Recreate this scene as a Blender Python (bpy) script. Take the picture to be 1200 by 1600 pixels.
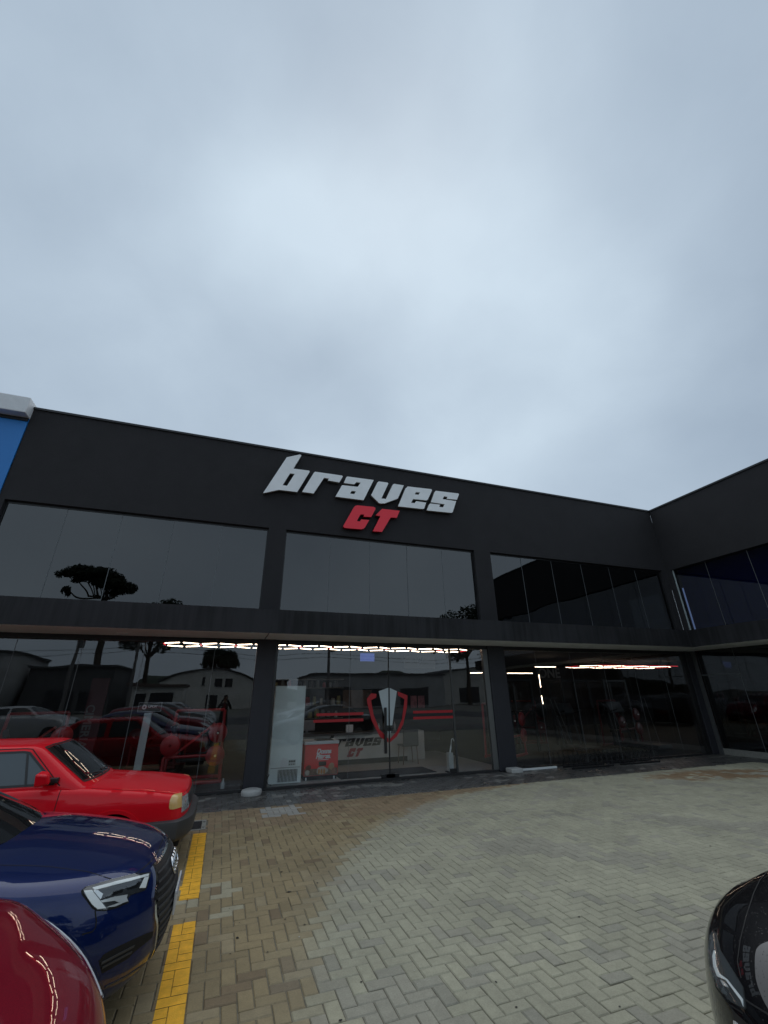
import bpy, bmesh, math, random
import numpy as np
from mathutils import Vector, Matrix
from mathutils.bvhtree import BVHTree

for o in list(bpy.data.objects):
    bpy.data.objects.remove(o)
C = bpy.context.scene.collection
SC = bpy.context.scene
R = math.radians
random.seed(7)
RNG = np.random.default_rng(11)

# ------------------------------------------------------------------ camera
CAM_H = 1.75
FPX = 649.82                         # focal length in pixels of the 1200 x 1600 frame
PITCH, ROLL, YAW = 0.414459, -0.0126665, 0.345477
_f = np.array([math.sin(YAW) * math.cos(PITCH), math.cos(YAW) * math.cos(PITCH), math.sin(PITCH)])
_r = np.array([math.cos(YAW), -math.sin(YAW), 0.0])
_u = np.cross(_r, _f)
RIGHT = _r * math.cos(ROLL) + _u * math.sin(ROLL)
UP = -_r * math.sin(ROLL) + _u * math.cos(ROLL)
cam_data = bpy.data.cameras.new('camera')
cam = bpy.data.objects.new('camera', cam_data)
C.objects.link(cam)
cam.matrix_world = Matrix(((RIGHT[0], UP[0], -_f[0], 0), (RIGHT[1], UP[1], -_f[1], 0), (RIGHT[2], UP[2], -_f[2], CAM_H), (0, 0, 0, 1)))
cam_data.sensor_fit = 'VERTICAL'
cam_data.sensor_height = 24.0
cam_data.lens = FPX / 1600 * 24.0
cam_data.clip_start = 0.05
cam_data.clip_end = 2000
SC.camera = cam

def ray(px, py):
    return RIGHT * ((px - 600) / FPX) - UP * ((py - 800) / FPX) + _f
def atY(px, py, Y):
    d = ray(px, py); t = Y / d[1]
    return Vector((d[0] * t, Y, CAM_H + d[2] * t))
def atZ(px, py, z=0.0):
    d = ray(px, py); t = (z - CAM_H) / d[2]
    return Vector((d[0] * t, d[1] * t, z))

# ------------------------------------------------------------------ world and light
SUN_EL, SUN_AZ = R(65), R(25)
world = bpy.data.worlds.new('World')
SC.world = world
world.use_nodes = True
wn, wl = world.node_tree.nodes, world.node_tree.links
wn.clear()
w_out = wn.new('ShaderNodeOutputWorld')
w_bg = wn.new('ShaderNodeBackground')
w_bg.inputs['Strength'].default_value = 0.1
sky = wn.new('ShaderNodeTexSky')
sky.sky_type = 'NISHITA'
sky.sun_disc = False
sky.sun_elevation = SUN_EL
sky.sun_rotation = SUN_AZ
tc = wn.new('ShaderNodeTexCoord')
mp = wn.new('ShaderNodeMapping')
mp.inputs['Scale'].default_value = (1.0, 1.0, 1.25)
mp.inputs['Location'].default_value = (8.0, 8.0, 2.0)
mp.inputs['Rotation'].default_value = (0.2, 0.1, 0.33)
wl.new(tc.outputs['Generated'], mp.inputs['Vector'])
n1 = wn.new('ShaderNodeTexNoise')
n1.inputs['Scale'].default_value = 1.25
n1.inputs['Detail'].default_value = 3.0
n1.inputs['Roughness'].default_value = 0.36
n1.inputs['Distortion'].default_value = 0.35
wl.new(mp.outputs['Vector'], n1.inputs['Vector'])
n2 = wn.new('ShaderNodeTexNoise')
n2.inputs['Scale'].default_value = 4.0
n2.inputs['Detail'].default_value = 8.0
n2.inputs['Roughness'].default_value = 0.55
n2.inputs['Distortion'].default_value = 0.2
wl.new(mp.outputs['Vector'], n2.inputs['Vector'])
madd = wn.new('ShaderNodeMath'); madd.operation = 'MULTIPLY_ADD'
madd.inputs[1].default_value = 0.17
wl.new(n2.outputs['Fac'], madd.inputs[0])
wl.new(n1.outputs['Fac'], madd.inputs[2])
ramp = wn.new('ShaderNodeValToRGB')
ramp.color_ramp.elements[0].position = 0.43
ramp.color_ramp.elements[0].color = (0.345, 0.43, 0.53, 1)
ramp.color_ramp.elements[1].position = 0.77
ramp.color_ramp.elements[1].color = (0.62, 0.74, 0.845, 1)
e = ramp.color_ramp.elements.new(0.59)
e.color = (0.465, 0.565, 0.67, 1)
wl.new(madd.outputs[0], ramp.inputs['Fac'])
gain = wn.new('ShaderNodeVectorMath'); gain.operation = 'SCALE'
gain.inputs['Scale'].default_value = 10.2
wl.new(ramp.outputs['Color'], gain.inputs[0])
mix = wn.new('ShaderNodeMixRGB')
mix.inputs['Fac'].default_value = 0.94                # nearly closed cloud cover over the clear sky
wl.new(sky.outputs['Color'], mix.inputs[1])
wl.new(gain.outputs['Vector'], mix.inputs[2])
wl.new(mix.outputs['Color'], w_bg.inputs['Color'])
wl.new(w_bg.outputs['Background'], w_out.inputs['Surface'])

sun_d = bpy.data.lights.new('sun', 'SUN')
sun_d.energy = 0.8
sun_d.angle = R(80)
sun_d.color = (1.0, 0.97, 0.93)
sun = bpy.data.objects.new('sun', sun_d)
C.objects.link(sun)
sdir = Vector((math.sin(SUN_AZ) * math.cos(SUN_EL), math.cos(SUN_AZ) * math.cos(SUN_EL), math.sin(SUN_EL)))
sun.rotation_euler = sdir.to_track_quat('Z', 'Y').to_euler()

SC.view_settings.view_transform = 'Standard'
SC.view_settings.look = 'None'
SC.view_settings.gamma = 1.0
SC.view_settings.exposure = 0.0
SC.view_settings.use_curve_mapping = False
SC.render.engine = 'CYCLES'
SC.cycles.max_bounces = 8
SC.cycles.transparent_max_bounces = 16
SC.cycles.caustics_reflective = False
SC.cycles.caustics_refractive = False
SC.cycles.sample_clamp_indirect = 4.0

# ------------------------------------------------------------------ materials
MATS = {}
def mat(name, col, rough=0.5, metal=0.0, coat=0.0, var=0.0, vscale=6.0, bump=0.0, bscale=60.0, ior=1.5, emit=None, estr=0.0, sheen=0.0, spec=0.5, coat_rough=0.03):
    if name in MATS:
        return MATS[name]
    m = bpy.data.materials.new(name)
    m.use_nodes = True
    nt = m.node_tree
    b = nt.nodes['Principled BSDF']
    b.inputs['Base Color'].default_value = (*col, 1)
    b.inputs['Roughness'].default_value = rough
    b.inputs['Metallic'].default_value = metal
    b.inputs['Coat Weight'].default_value = coat
    b.inputs['Coat Roughness'].default_value = coat_rough
    b.inputs['IOR'].default_value = ior
    b.inputs['Specular IOR Level'].default_value = spec
    if emit:
        b.inputs['Emission Color'].default_value = (*emit, 1)
        b.inputs['Emission Strength'].default_value = estr
    if var or bump:
        t = nt.nodes.new('ShaderNodeTexCoord')
        if var:
            n = nt.nodes.new('ShaderNodeTexNoise')
            n.inputs['Scale'].default_value = vscale
            n.inputs['Detail'].default_value = 6
            n.inputs['Roughness'].default_value = 0.65
            nt.links.new(t.outputs['Object'], n.inputs['Vector'])
            r = nt.nodes.new('ShaderNodeMapRange')
            r.inputs['From Min'].default_value = 0.3
            r.inputs['From Max'].default_value = 0.7
            r.inputs['To Min'].default_value = 1 - var
            r.inputs['To Max'].default_value = 1 + var
            nt.links.new(n.outputs['Fac'], r.inputs['Value'])
            v = nt.nodes.new('ShaderNodeVectorMath'); v.operation = 'SCALE'
            v.inputs[0].default_value = col
            nt.links.new(r.outputs['Result'], v.inputs['Scale'])
            nt.links.new(v.outputs['Vector'], b.inputs['Base Color'])
        if bump:
            n = nt.nodes.new('ShaderNodeTexNoise')
            n.inputs['Scale'].default_value = bscale
            n.inputs['Detail'].default_value = 5
            nt.links.new(t.outputs['Object'], n.inputs['Vector'])
            bp = nt.nodes.new('ShaderNodeBump')
            bp.inputs['Strength'].default_value = bump
            bp.inputs['Distance'].default_value = 0.01
            nt.links.new(n.outputs['Fac'], bp.inputs['Height'])
            nt.links.new(bp.outputs['Normal'], b.inputs['Normal'])
    MATS[name] = m
    return m

def glass_mat(name, tint, ior=1.5, gain=2.0, rough=0.0, wavy=0.0):
    m = bpy.data.materials.new(name)
    m.use_nodes = True
    nt = m.node_tree
    nt.nodes.clear()
    out = nt.nodes.new('ShaderNodeOutputMaterial')
    mx = nt.nodes.new('ShaderNodeMixShader')
    tr = nt.nodes.new('ShaderNodeBsdfTransparent')
    tr.inputs['Color'].default_value = (*tint, 1)
    gl = nt.nodes.new('ShaderNodeBsdfAnisotropic')
    gl.inputs['Roughness'].default_value = rough
    gl.inputs['Color'].default_value = (0.96, 0.98, 1.0, 1)
    fr = nt.nodes.new('ShaderNodeFresnel')
    fr.inputs['IOR'].default_value = ior
    geo = nt.nodes.new('ShaderNodeNewGeometry')
    inv = nt.nodes.new('ShaderNodeMath'); inv.operation = 'SUBTRACT'
    inv.inputs[0].default_value = 1.0
    nt.links.new(geo.outputs['Backfacing'], inv.inputs[1])
    if wavy:                                   # float glass is never quite flat
        wnz = nt.nodes.new('ShaderNodeTexNoise'); wnz.inputs['Scale'].default_value = 0.9; wnz.inputs['Detail'].default_value = 1.0
        nt.links.new(geo.outputs['Position'], wnz.inputs['Vector'])
        wb = nt.nodes.new('ShaderNodeBump'); wb.inputs['Strength'].default_value = 1.0; wb.inputs['Distance'].default_value = wavy
        nt.links.new(wnz.outputs['Fac'], wb.inputs['Height']); nt.links.new(wb.outputs['Normal'], gl.inputs['Normal'])
    k = nt.nodes.new('ShaderNodeMath'); k.operation = 'MULTIPLY'
    k.inputs[1].default_value = gain
    nt.links.new(fr.outputs['Fac'], k.inputs[0])
    k2 = nt.nodes.new('ShaderNodeMath'); k2.operation = 'MULTIPLY'; k2.use_clamp = True
    nt.links.new(k.outputs[0], k2.inputs[0])
    nt.links.new(inv.outputs[0], k2.inputs[1])
    nt.links.new(k2.outputs[0], mx.inputs[0])
    nt.links.new(tr.outputs[0], mx.inputs[1])
    nt.links.new(gl.outputs[0], mx.inputs[2])
    nt.links.new(mx.outputs[0], out.inputs['Surface'])
    MATS[name] = m
    return m

# ------------------------------------------------------------------ mesh helpers
def wmat(o):
    b = Matrix.LocRotScale(o.location, o.rotation_euler, o.scale)
    return b if o.parent is None else wmat(o.parent) @ o.matrix_parent_inverse @ b
def attach(o, p):
    if p is not None:
        o.parent = p
        o.matrix_parent_inverse = wmat(p).inverted()
class MB:
    def __init__(self):
        self.v, self.f = [], []
    def add(self, verts, faces):
        n = len(self.v)
        self.v += [tuple(p) for p in verts]
        self.f += [tuple(i + n for i in q) for q in faces]
        return self
    def box(self, x0, x1, y0, y1, z0, z1):
        return self.add([(x0, y0, z0), (x1, y0, z0), (x1, y1, z0), (x0, y1, z0), (x0, y0, z1), (x1, y0, z1), (x1, y1, z1), (x0, y1, z1)],
                        [(0, 3, 2, 1), (4, 5, 6, 7), (0, 1, 5, 4), (1, 2, 6, 5), (2, 3, 7, 6), (3, 0, 4, 7)])
    def cbox(self, c, s, rot=None, bev=0.0):
        x, y, z = s[0] / 2, s[1] / 2, s[2] / 2
        vs = [Vector(p) for p in ((-x, -y, -z), (x, -y, -z), (x, y, -z), (-x, y, -z), (-x, -y, z), (x, -y, z), (x, y, z), (-x, y, z))]
        if rot is not None:
            vs = [rot @ p for p in vs]
        return self.add([p + Vector(c) for p in vs], [(0, 3, 2, 1), (4, 5, 6, 7), (0, 1, 5, 4), (1, 2, 6, 5), (2, 3, 7, 6), (3, 0, 4, 7)])
    def tube(self, pts, r, n=8, caps=True):
        pts = [Vector(p) for p in pts]
        rs = r if isinstance(r, (list, tuple)) else [r] * len(pts)
        base = len(self.v)
        prev = None
        for i, p in enumerate(pts):
            d = (pts[min(i + 1, len(pts) - 1)] - pts[max(i - 1, 0)]).normalized()
            a = Vector((0, 0, 1)) if abs(d.z) < 0.9 else Vector((1, 0, 0))
            if prev is not None:
                a = prev
            s = d.cross(a).normalized(); t = s.cross(d).normalized()
            prev = t
            for k in range(n):
                an = 2 * math.pi * k / n
                self.v.append(tuple(p + s * math.cos(an) * rs[i] + t * math.sin(an) * rs[i]))
        for i in range(len(pts) - 1):
            for k in range(n):
                a0 = base + i * n + k; a1 = base + i * n + (k + 1) % n
                self.f.append((a0, a0 + n, a1 + n, a1))
        if caps:
            self.f.append(tuple(base + k for k in range(n)))
            self.f.append(tuple(base + (len(pts) - 1) * n + k for k in reversed(range(n))))
        return self
    def lathe(self, prof, c=(0, 0, 0), n=24, axis='z'):
        base = len(self.v)
        for (r, h) in prof:
            for k in range(n):
                a = 2 * math.pi * k / n
                p = (r * math.cos(a), r * math.sin(a), h)
                if axis == 'y':
                    p = (p[0], p[2], -p[1])
                elif axis == 'x':
                    p = (p[2], p[0], p[1])
                self.v.append((p[0] + c[0], p[1] + c[1], p[2] + c[2]))
        for i in range(len(prof) - 1):
            for k in range(n):
                a0 = base + i * n + k; a1 = base + i * n + (k + 1) % n
                self.f.append((a0, a1, a1 + n, a0 + n))
        return self
    def obj(self, name, m, parent=None, smooth=False):
        me = bpy.data.meshes.new(name)
        me.from_pydata(self.v, [], self.f)
        me.validate()
        o = bpy.data.objects.new(name, me)
        C.objects.link(o)
        if m is not None:
            me.materials.append(m if not isinstance(m, str) else MATS[m])
        if smooth:
            me.shade_smooth()
        attach(o, parent)
        return o

def fix_normals(o):
    bm = bmesh.new(); bm.from_mesh(o.data)
    bmesh.ops.recalc_face_normals(bm, faces=bm.faces)
    bm.to_mesh(o.data); bm.free()
    return o
def bevel(o, w=0.01, seg=2, ang=30):
    md = o.modifiers.new('bevel', 'BEVEL')
    md.width = w; md.segments = seg; md.limit_method = 'ANGLE'; md.angle_limit = R(ang)
    return o
def empty(name, loc=(0, 0, 0), rz=0.0):
    o = bpy.data.objects.new(name, None)
    C.objects.link(o)
    o.location = loc
    o.rotation_euler = (0, 0, rz)
    o.empty_display_size = 0.2
    return o
def tag(o, label, cat, group=None):
    o['label'] = label
    o['category'] = cat
    if group:
        o['group'] = group
    return o
def struct(o):
    o['kind'] = 'structure'
    return o
def stuff(o):
    o['kind'] = 'stuff'
    return o
def copy_tree(o, parent=None):
    c = o.copy()
    C.objects.link(c)
    c.parent = parent
    for ch in list(o.children):
        copy_tree(ch, c)
    return c

def prism(name, outline, holes, y0, y1, m, parent=None):
    """flat outline in the (x, z) plane with holes, from y0 (front) to y1 (back)"""
    cu = bpy.data.curves.new(name, 'CURVE')
    cu.dimensions = '2D'
    cu.fill_mode = 'BOTH'
    for poly in [outline] + list(holes):
        sp = cu.splines.new('POLY')
        sp.points.add(len(poly) - 1)
        for p, q in zip(sp.points, poly):
            p.co = (q[0], q[1], 0, 1)
        sp.use_cyclic_u = True
    cu.extrude = abs(y1 - y0) / 2
    t = bpy.data.objects.new('tmp', cu)
    C.objects.link(t)
    dg = bpy.context.evaluated_depsgraph_get()
    me = bpy.data.meshes.new_from_object(t.evaluated_get(dg))
    bpy.data.objects.remove(t)
    bpy.data.curves.remove(cu)
    ym = (y0 + y1) / 2
    for v in me.vertices:
        x, z, h = v.co
        v.co = (x, ym - h, z)
    me.materials.clear()
    me.materials.append(m if not isinstance(m, str) else MATS[m])
    o = bpy.data.objects.new(name, me)
    C.objects.link(o)
    bm = bmesh.new(); bm.from_mesh(me)
    bmesh.ops.remove_doubles(bm, verts=bm.verts, dist=1e-5)
    bmesh.ops.recalc_face_normals(bm, faces=bm.faces)
    bm.to_mesh(me); bm.free()
    attach(o, parent)
    return o

def text_obj(name, body, size, matrix, m, parent=None, depth=0.002, shear=0.0, bold=0.0, align='CENTER', sx=1.0):
    cu = bpy.data.curves.new(name, 'FONT')
    cu.body = body
    cu.size = size
    cu.extrude = depth
    cu.shear = shear
    cu.offset = bold
    cu.align_x = align
    cu.align_y = 'CENTER'
    t = bpy.data.objects.new('tmp', cu)
    C.objects.link(t)
    dg = bpy.context.evaluated_depsgraph_get()
    me = bpy.data.meshes.new_from_object(t.evaluated_get(dg))
    bpy.data.objects.remove(t)
    bpy.data.curves.remove(cu)
    me.transform(Matrix.Diagonal((sx, 1, 1, 1)))
    me.materials.clear()
    me.materials.append(m if not isinstance(m, str) else MATS[m])
    o = bpy.data.objects.new(name, me)
    C.objects.link(o)
    me.transform(matrix)
    attach(o, parent)
    return o
# text matrix: letters upright in the x-z plane facing -y
def face_front(x, y, z):
    return Matrix.Translation((x, y, z)) @ Matrix.Rotation(R(90), 4, 'X')
# ------------------------------------------------------------------ shared materials
D = 10.27                    # the shop front stands this far from the camera
WX = 14.42                   # inner corner: the wing runs back towards the camera from here
mat('stucco', (0.0195, 0.018, 0.020), 0.85, var=0.14, vscale=2.2, bump=1.0, bscale=110)
mat('column_paint', (0.020, 0.0205, 0.027), 0.6, var=0.12, vscale=4, bump=0.2, bscale=200)
mat('black_metal', (0.012, 0.012, 0.013), 0.35, spec=0.5)
mat('dark_frame', (0.02, 0.02, 0.021), 0.4)
mat('grey_frame', (0.16, 0.165, 0.165), 0.35, metal=0.6)
mat('flashing', (0.03, 0.03, 0.032), 0.45, metal=0.3, var=0.2)
mat('soffit', (0.84, 0.87, 0.89), 0.8, var=0.1, vscale=2, bump=0.1)
mat('interior_dark', (0.022, 0.022, 0.023), 0.8, var=0.2, vscale=2)
mat('interior_black', (0.008, 0.008, 0.009), 0.9)
mat('sign_white', (0.88, 0.89, 0.89), 0.35, var=0.05, vscale=3)
mat('sign_side', (0.30, 0.29, 0.27), 0.45, metal=0.4)
mat('sign_red', (0.90, 0.016, 0.040), 0.35)
mat('sign_red_side', (0.28, 0.004, 0.01), 0.4)
mat('white_paint', (0.72, 0.73, 0.74), 0.5, var=0.06)
mat('black_rubber', (0.014, 0.014, 0.014), 0.7)
mat('chrome', (0.75, 0.76, 0.77), 0.12, metal=1.0)
mat('steel', (0.45, 0.47, 0.48), 0.3, metal=0.9)
mat('glass_joint', (0.30, 0.33, 0.34), 0.4)
glass_mat('shop_glass', (0.935, 0.95, 0.95), 1.52, 2.4, wavy=0.003)
glass_mat('blue_glass', (0.34, 0.38, 0.5), 1.5, 1.6)
mat('blue_blind', (0.015, 0.045, 0.30), 0.7, var=0.15, vscale=1)
glass_mat('tinted_glass', (0.06, 0.065, 0.07), 1.55, 1.75, wavy=0.006)

# drip stains down the canopy face
def streak_mat():
    m = mat('canopy_face', (0.034, 0.035, 0.040), 0.7, spec=0.3)
    nt = m.node_tree; b = nt.nodes['Principled BSDF']
    t = nt.nodes.new('ShaderNodeTexCoord')
    mp_ = nt.nodes.new('ShaderNodeMapping'); mp_.inputs['Scale'].default_value = (5.0, 5.0, 0.35)
    nt.links.new(t.outputs['Object'], mp_.inputs['Vector'])
    n = nt.nodes.new('ShaderNodeTexNoise'); n.inputs['Scale'].default_value = 2.2; n.inputs['Detail'].default_value = 7
    nt.links.new(mp_.outputs['Vector'], n.inputs['Vector'])
    big = nt.nodes.new('ShaderNodeTexNoise'); big.inputs['Scale'].default_value = 0.7
    nt.links.new(t.outputs['Object'], big.inputs['Vector'])
    a = nt.nodes.new('ShaderNodeMath'); a.operation = 'MULTIPLY'
    nt.links.new(n.outputs['Fac'], a.inputs[0]); nt.links.new(big.outputs['Fac'], a.inputs[1])
    r = nt.nodes.new('ShaderNodeValToRGB')
    r.color_ramp.elements[0].position = 0.17; r.color_ramp.elements[0].color = (0.024, 0.024, 0.027, 1)
    r.color_ramp.elements[1].position = 0.36; r.color_ramp.elements[1].color = (0.009, 0.009, 0.010, 1)
    nt.links.new(a.outputs[0], r.inputs['Fac'])
    nt.links.new(r.outputs['Color'], b.inputs['Base Color'])
streak_mat()

# ------------------------------------------------------------------ ground
def ground_mat():
    m = mat('lot_asphalt', (0.10, 0.10, 0.095), 0.8)
    nt = m.node_tree; b = nt.nodes['Principled BSDF']
    t = nt.nodes.new('ShaderNodeTexCoord')
    br = nt.nodes.new('ShaderNodeTexBrick')
    br.inputs['Scale'].default_value = 1.0
    br.inputs['Brick Width'].default_value = 0.2
    br.inputs['Row Height'].default_value = 0.1
    br.inputs['Mortar Size'].default_value = 0.004
    br.inputs['Color1'].default_value = (0.24, 0.235, 0.20, 1)
    br.inputs['Color2'].default_value = (0.19, 0.185, 0.165, 1)
    br.inputs['Mortar'].default_value = (0.08, 0.078, 0.07, 1)
    nt.links.new(t.outputs['Object'], br.inputs['Vector'])
    n = nt.nodes.new('ShaderNodeTexNoise'); n.inputs['Scale'].default_value = 0.6; n.inputs['Detail'].default_value = 6
    nt.links.new(t.outputs['Object'], n.inputs['Vector'])
    mx_ = nt.nodes.new('ShaderNodeMixRGB'); mx_.blend_type = 'MULTIPLY'; mx_.inputs[0].default_value = 0.5
    nt.links.new(br.outputs['Color'], mx_.inputs[1]); nt.links.new(n.outputs['Color'], mx_.inputs[2])
    nt.links.new(mx_.outputs['Color'], b.inputs['Base Color'])
ground_mat()
g = MB()
g.add([(-400, -400, -0.03), (400, -400, -0.03), (400, 400, -0.03), (-400, 400, -0.03)], [(0, 1, 2, 3)])
struct(g.obj('ground', 'lot_asphalt'))
mat('road', (0.05, 0.05, 0.052), 0.75, var=0.2, vscale=1.0, bump=0.3)
g = MB(); g.box(-120, 120, -24, -14, -0.2, -0.012)
struct(g.obj('road', 'road'))

PX = np.array([0.70, 0.76, 0.76, 0.79, 0.94, 1.23, 1.69, 2.51, 3.48, 4.54, 5.36, 7.0])
PY = np.array([1.00, 3.36, 3.60, 4.03, 4.46, 5.30, 6.14, 7.16, 7.91, 8.46, 8.62, 8.9])
def is_brown(x, y):
    return x < np.interp(y, PY, PX) + 0.06 * math.sin(y * 7.0) + 0.05 * math.sin(y * 17.3 + x)

def brick_mat(name, single, rr=(0.55, 0.85)):
    m = mat(name, (0.2, 0.2, 0.2), 0.72)
    nt = m.node_tree; b = nt.nodes['Principled BSDF']
    if single:
        src = nt.nodes.new('ShaderNodeObjectInfo').outputs['Color']
    else:
        at = nt.nodes.new('ShaderNodeAttribute'); at.attribute_name = 'tone'
        src = at.outputs['Color']
    t = nt.nodes.new('ShaderNodeNewGeometry')
    n = nt.nodes.new('ShaderNodeTexNoise'); n.inputs['Scale'].default_value = 90; n.inputs['Detail'].default_value = 4; n.inputs['Roughness'].default_value = 0.7
    nt.links.new(t.outputs['Position'], n.inputs['Vector'])
    nb = nt.nodes.new('ShaderNodeTexNoise'); nb.inputs['Scale'].default_value = 1.3; nb.inputs['Detail'].default_value = 7; nb.inputs['Roughness'].default_value = 0.62
    nt.links.new(t.outputs['Position'], nb.inputs['Vector'])
    nm = nt.nodes.new('ShaderNodeTexNoise'); nm.inputs['Scale'].default_value = 14; nm.inputs['Detail'].default_value = 5; nm.inputs['Roughness'].default_value = 0.65
    nt.links.new(t.outputs['Position'], nm.inputs['Vector'])
    def rng(sock, a, c):
        r = nt.nodes.new('ShaderNodeMapRange')
        r.inputs['From Min'].default_value = 0.28; r.inputs['From Max'].default_value = 0.72
        r.inputs['To Min'].default_value = a; r.inputs['To Max'].default_value = c
        nt.links.new(sock, r.inputs['Value'])
        return r.outputs['Result']
    def mul(a, c):
        k = nt.nodes.new('ShaderNodeMath'); k.operation = 'MULTIPLY'
        nt.links.new(a, k.inputs[0]); nt.links.new(c, k.inputs[1])
        return k.outputs[0]
    f = mul(mul(rng(n.outputs['Fac'], 0.84, 1.16), rng(nb.outputs['Fac'], 0.82, 1.14)), rng(nm.outputs['Fac'], 0.88, 1.1))
    v = nt.nodes.new('ShaderNodeVectorMath'); v.operation = 'SCALE'
    nt.links.new(src, v.inputs[0]); nt.links.new(f, v.inputs['Scale'])
    nt.links.new(v.outputs['Vector'], b.inputs['Base Color'])
    nt.links.new(rng(nb.outputs['Fac'], *rr), b.inputs['Roughness'])
    bp = nt.nodes.new('ShaderNodeBump'); bp.inputs['Strength'].default_value = 0.35; bp.inputs['Distance'].default_value = 0.004
    nt.links.new(n.outputs['Fac'], bp.inputs['Height']); nt.links.new(bp.outputs['Normal'], b.inputs['Normal'])
    return m
brick_mat('brick_single', True)
brick_mat('brick_joined', False)
brick_mat('brick_wet', False, (0.18, 0.5))
mat('joint_sand', (0.15, 0.135, 0.10), 0.95, var=0.3, vscale=30)

def brick_verts(hx, hy, top, depth=0.02, bv=0.005):
    a, c = hx - bv, hy - bv
    return [(-a, -c, top), (a, -c, top), (a, c, top), (-a, c, top),
            (-hx, -hy, top - bv), (hx, -hy, top - bv), (hx, hy, top - bv), (-hx, hy, top - bv),
            (-hx, -hy, top - depth), (hx, -hy, top - depth), (hx, hy, top - depth), (-hx, hy, top - depth)]
BF = [(0, 1, 2, 3)] + [(4 + i, 4 + (i + 1) % 4, (i + 1) % 4, i) for i in range(4)] + [(8 + i, 8 + (i + 1) % 4, 4 + (i + 1) % 4, 4 + i) for i in range(4)]

def hnoise(x, y):       # smooth value noise for patchy tones
    return 0.5 + 0.25 * (math.sin(x * 1.1 + 1.3 * math.sin(y * 0.7)) + math.sin(y * 1.7 + 1.1 * math.sin(x * 1.3 + 2)))

def grey_tone(x, y):
    b = np.array([0.350, 0.332, 0.242])
    k = 1 + RNG.normal(0, 0.028)
    u = RNG.random()
    if u < 0.06:
        return b * np.array([0.84, 0.84, 0.90]) * k
    if u < 0.14:
        return b * np.array([0.90, 0.89, 0.95]) * k
    if u < 0.20:
        return b * np.array([1.07, 1.07, 1.06]) * k
    if hnoise(x * 1.9, y * 1.6) > 0.80:
        return b * np.array([0.88, 0.87, 0.93]) * k
    # iron-brown wash near the inner corner
    d = ((x - 11.3) / 2.3) ** 2 + ((y - 8.05 + 0.28 * (x - 10.6) * (1 if x > 10.6 else 0.1)) / 0.62) ** 2
    st = max(0.0, min(1.0, (1.25 + 0.15 * RNG.normal() - d) / 0.7))
    if st > 0:
        return (b * k) * (1 - st) + np.array([0.235, 0.155, 0.085]) * (0.9 + 0.2 * RNG.random()) * st
    return b * k
def brown_tone(x, y):
    b = np.array([0.272, 0.210, 0.114])
    k = 1 + RNG.normal(0, 0.05)
    u = RNG.random()
    if u < 0.07:
        return b * np.array([0.72, 0.68, 0.72]) * k
    if u < 0.15:
        return b * np.array([1.08, 1.12, 1.22]) * k
    if y > 7.6:
        b = np.array([0.255, 0.185, 0.11])
    if -0.5 < x < 0.35 and 4.95 < y < 5.8 and u < 0.6:
        return np.array([0.34, 0.305, 0.21]) * k
    return b * k
def walk_tone(x, y):
    k = 1 + RNG.normal(0, 0.12)
    worn = hnoise(x * 1.4 + 3, y * 5.0)
    near = (y - 9.0) / 1.2
    if RNG.random() < max(0.04, (worn - 0.42) * 1.3) * max(0.1, min(1, near * 1.5)):
        return np.array([0.22, 0.21, 0.19]) * k
    return np.array([0.075, 0.072, 0.068]) * k

KERB_Y = 8.83
WALK_X = 13.6
LINES = [(-0.152, 0.023, 0.0, 4.94), (-0.152, 0.023, 5.41, 7.63), (-0.26, -0.152, 5.66, 5.76)]
DRAIN = (-0.36, 0.0, 7.80, 8.36)
PATCH = (0.86, 1.44, 8.14, 8.78)
bricks = {'brown': [], 'grey': [], 'walk': []}
u = 0.1
ox, oy = 0.023, 0.03
for i in range(-75, 146):
    for j in range(-12, 103):
        k = (i - j) % 4
        if k == 0:
            x, y, hx, hy = ox + (i + 1) * u, oy + (j + .5) * u, .1, .05
        elif k == 3:
            x, y, hx, hy = ox + (i + .5) * u, oy + (j + 1) * u, .05, .1
        else:
            continue
        walk = y > KERB_Y or x > WALK_X
        if y > D - 0.02 or x > WX - 0.02:
            continue
        # cut the pieces that run under the edge course
        x0, x1, y0, y1 = x - hx, x + hx, y - hy, y + hy
        if not walk:
            y1 = min(y1, KERB_Y); x1 = min(x1, WALK_X)
        elif y > KERB_Y and x <= WALK_X:
            y0 = max(y0, KERB_Y)
        y1 = min(y1, D)
        x1 = min(x1, WX)
        if y1 - y0 < 0.03 or x1 - x0 < 0.03:
            continue
        x, y, hx, hy = (x0 + x1) / 2, (y0 + y1) / 2, (x1 - x0) / 2, (y1 - y0) / 2
        if DRAIN[0] < x < DRAIN[1] and DRAIN[2] < y < DRAIN[3]:
            continue
        kind = 'walk' if walk else ('brown' if is_brown(x, y) else 'grey')
        tone = {'walk': walk_tone, 'brown': brown_tone, 'grey': grey_tone}[kind](x, y)
        if kind == 'grey':                  # the brown fades out over the next courses
            dd_ = x - float(np.interp(y, PY, PX))
            wd_ = 0.22 + 0.10 * max(0.0, y - 5.0)
            if dd_ < wd_:
                q_ = max(0.0, 1 - dd_ / wd_) * (0.15 + 0.3 * RNG.random())
                tone = tone * (1 - q_) + brown_tone(x, y) * q_
        elif kind == 'brown':
            dd_ = float(np.interp(y, PY, PX)) - x
            if dd_ < 0.35:
                q_ = (1 - max(0.0, dd_) / 0.35) * (0.1 + 0.3 * RNG.random())
                tone = tone * (1 - q_) + grey_tone(x, y) * q_
        if PATCH[0] < x < PATCH[1] and PATCH[2] < y < PATCH[3]:
            tone = np.array([0.33, 0.32, 0.29]) * (1 + RNG.normal(0, 0.06))
        bricks[kind].append((x, y, hx, hy, tone))

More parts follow.
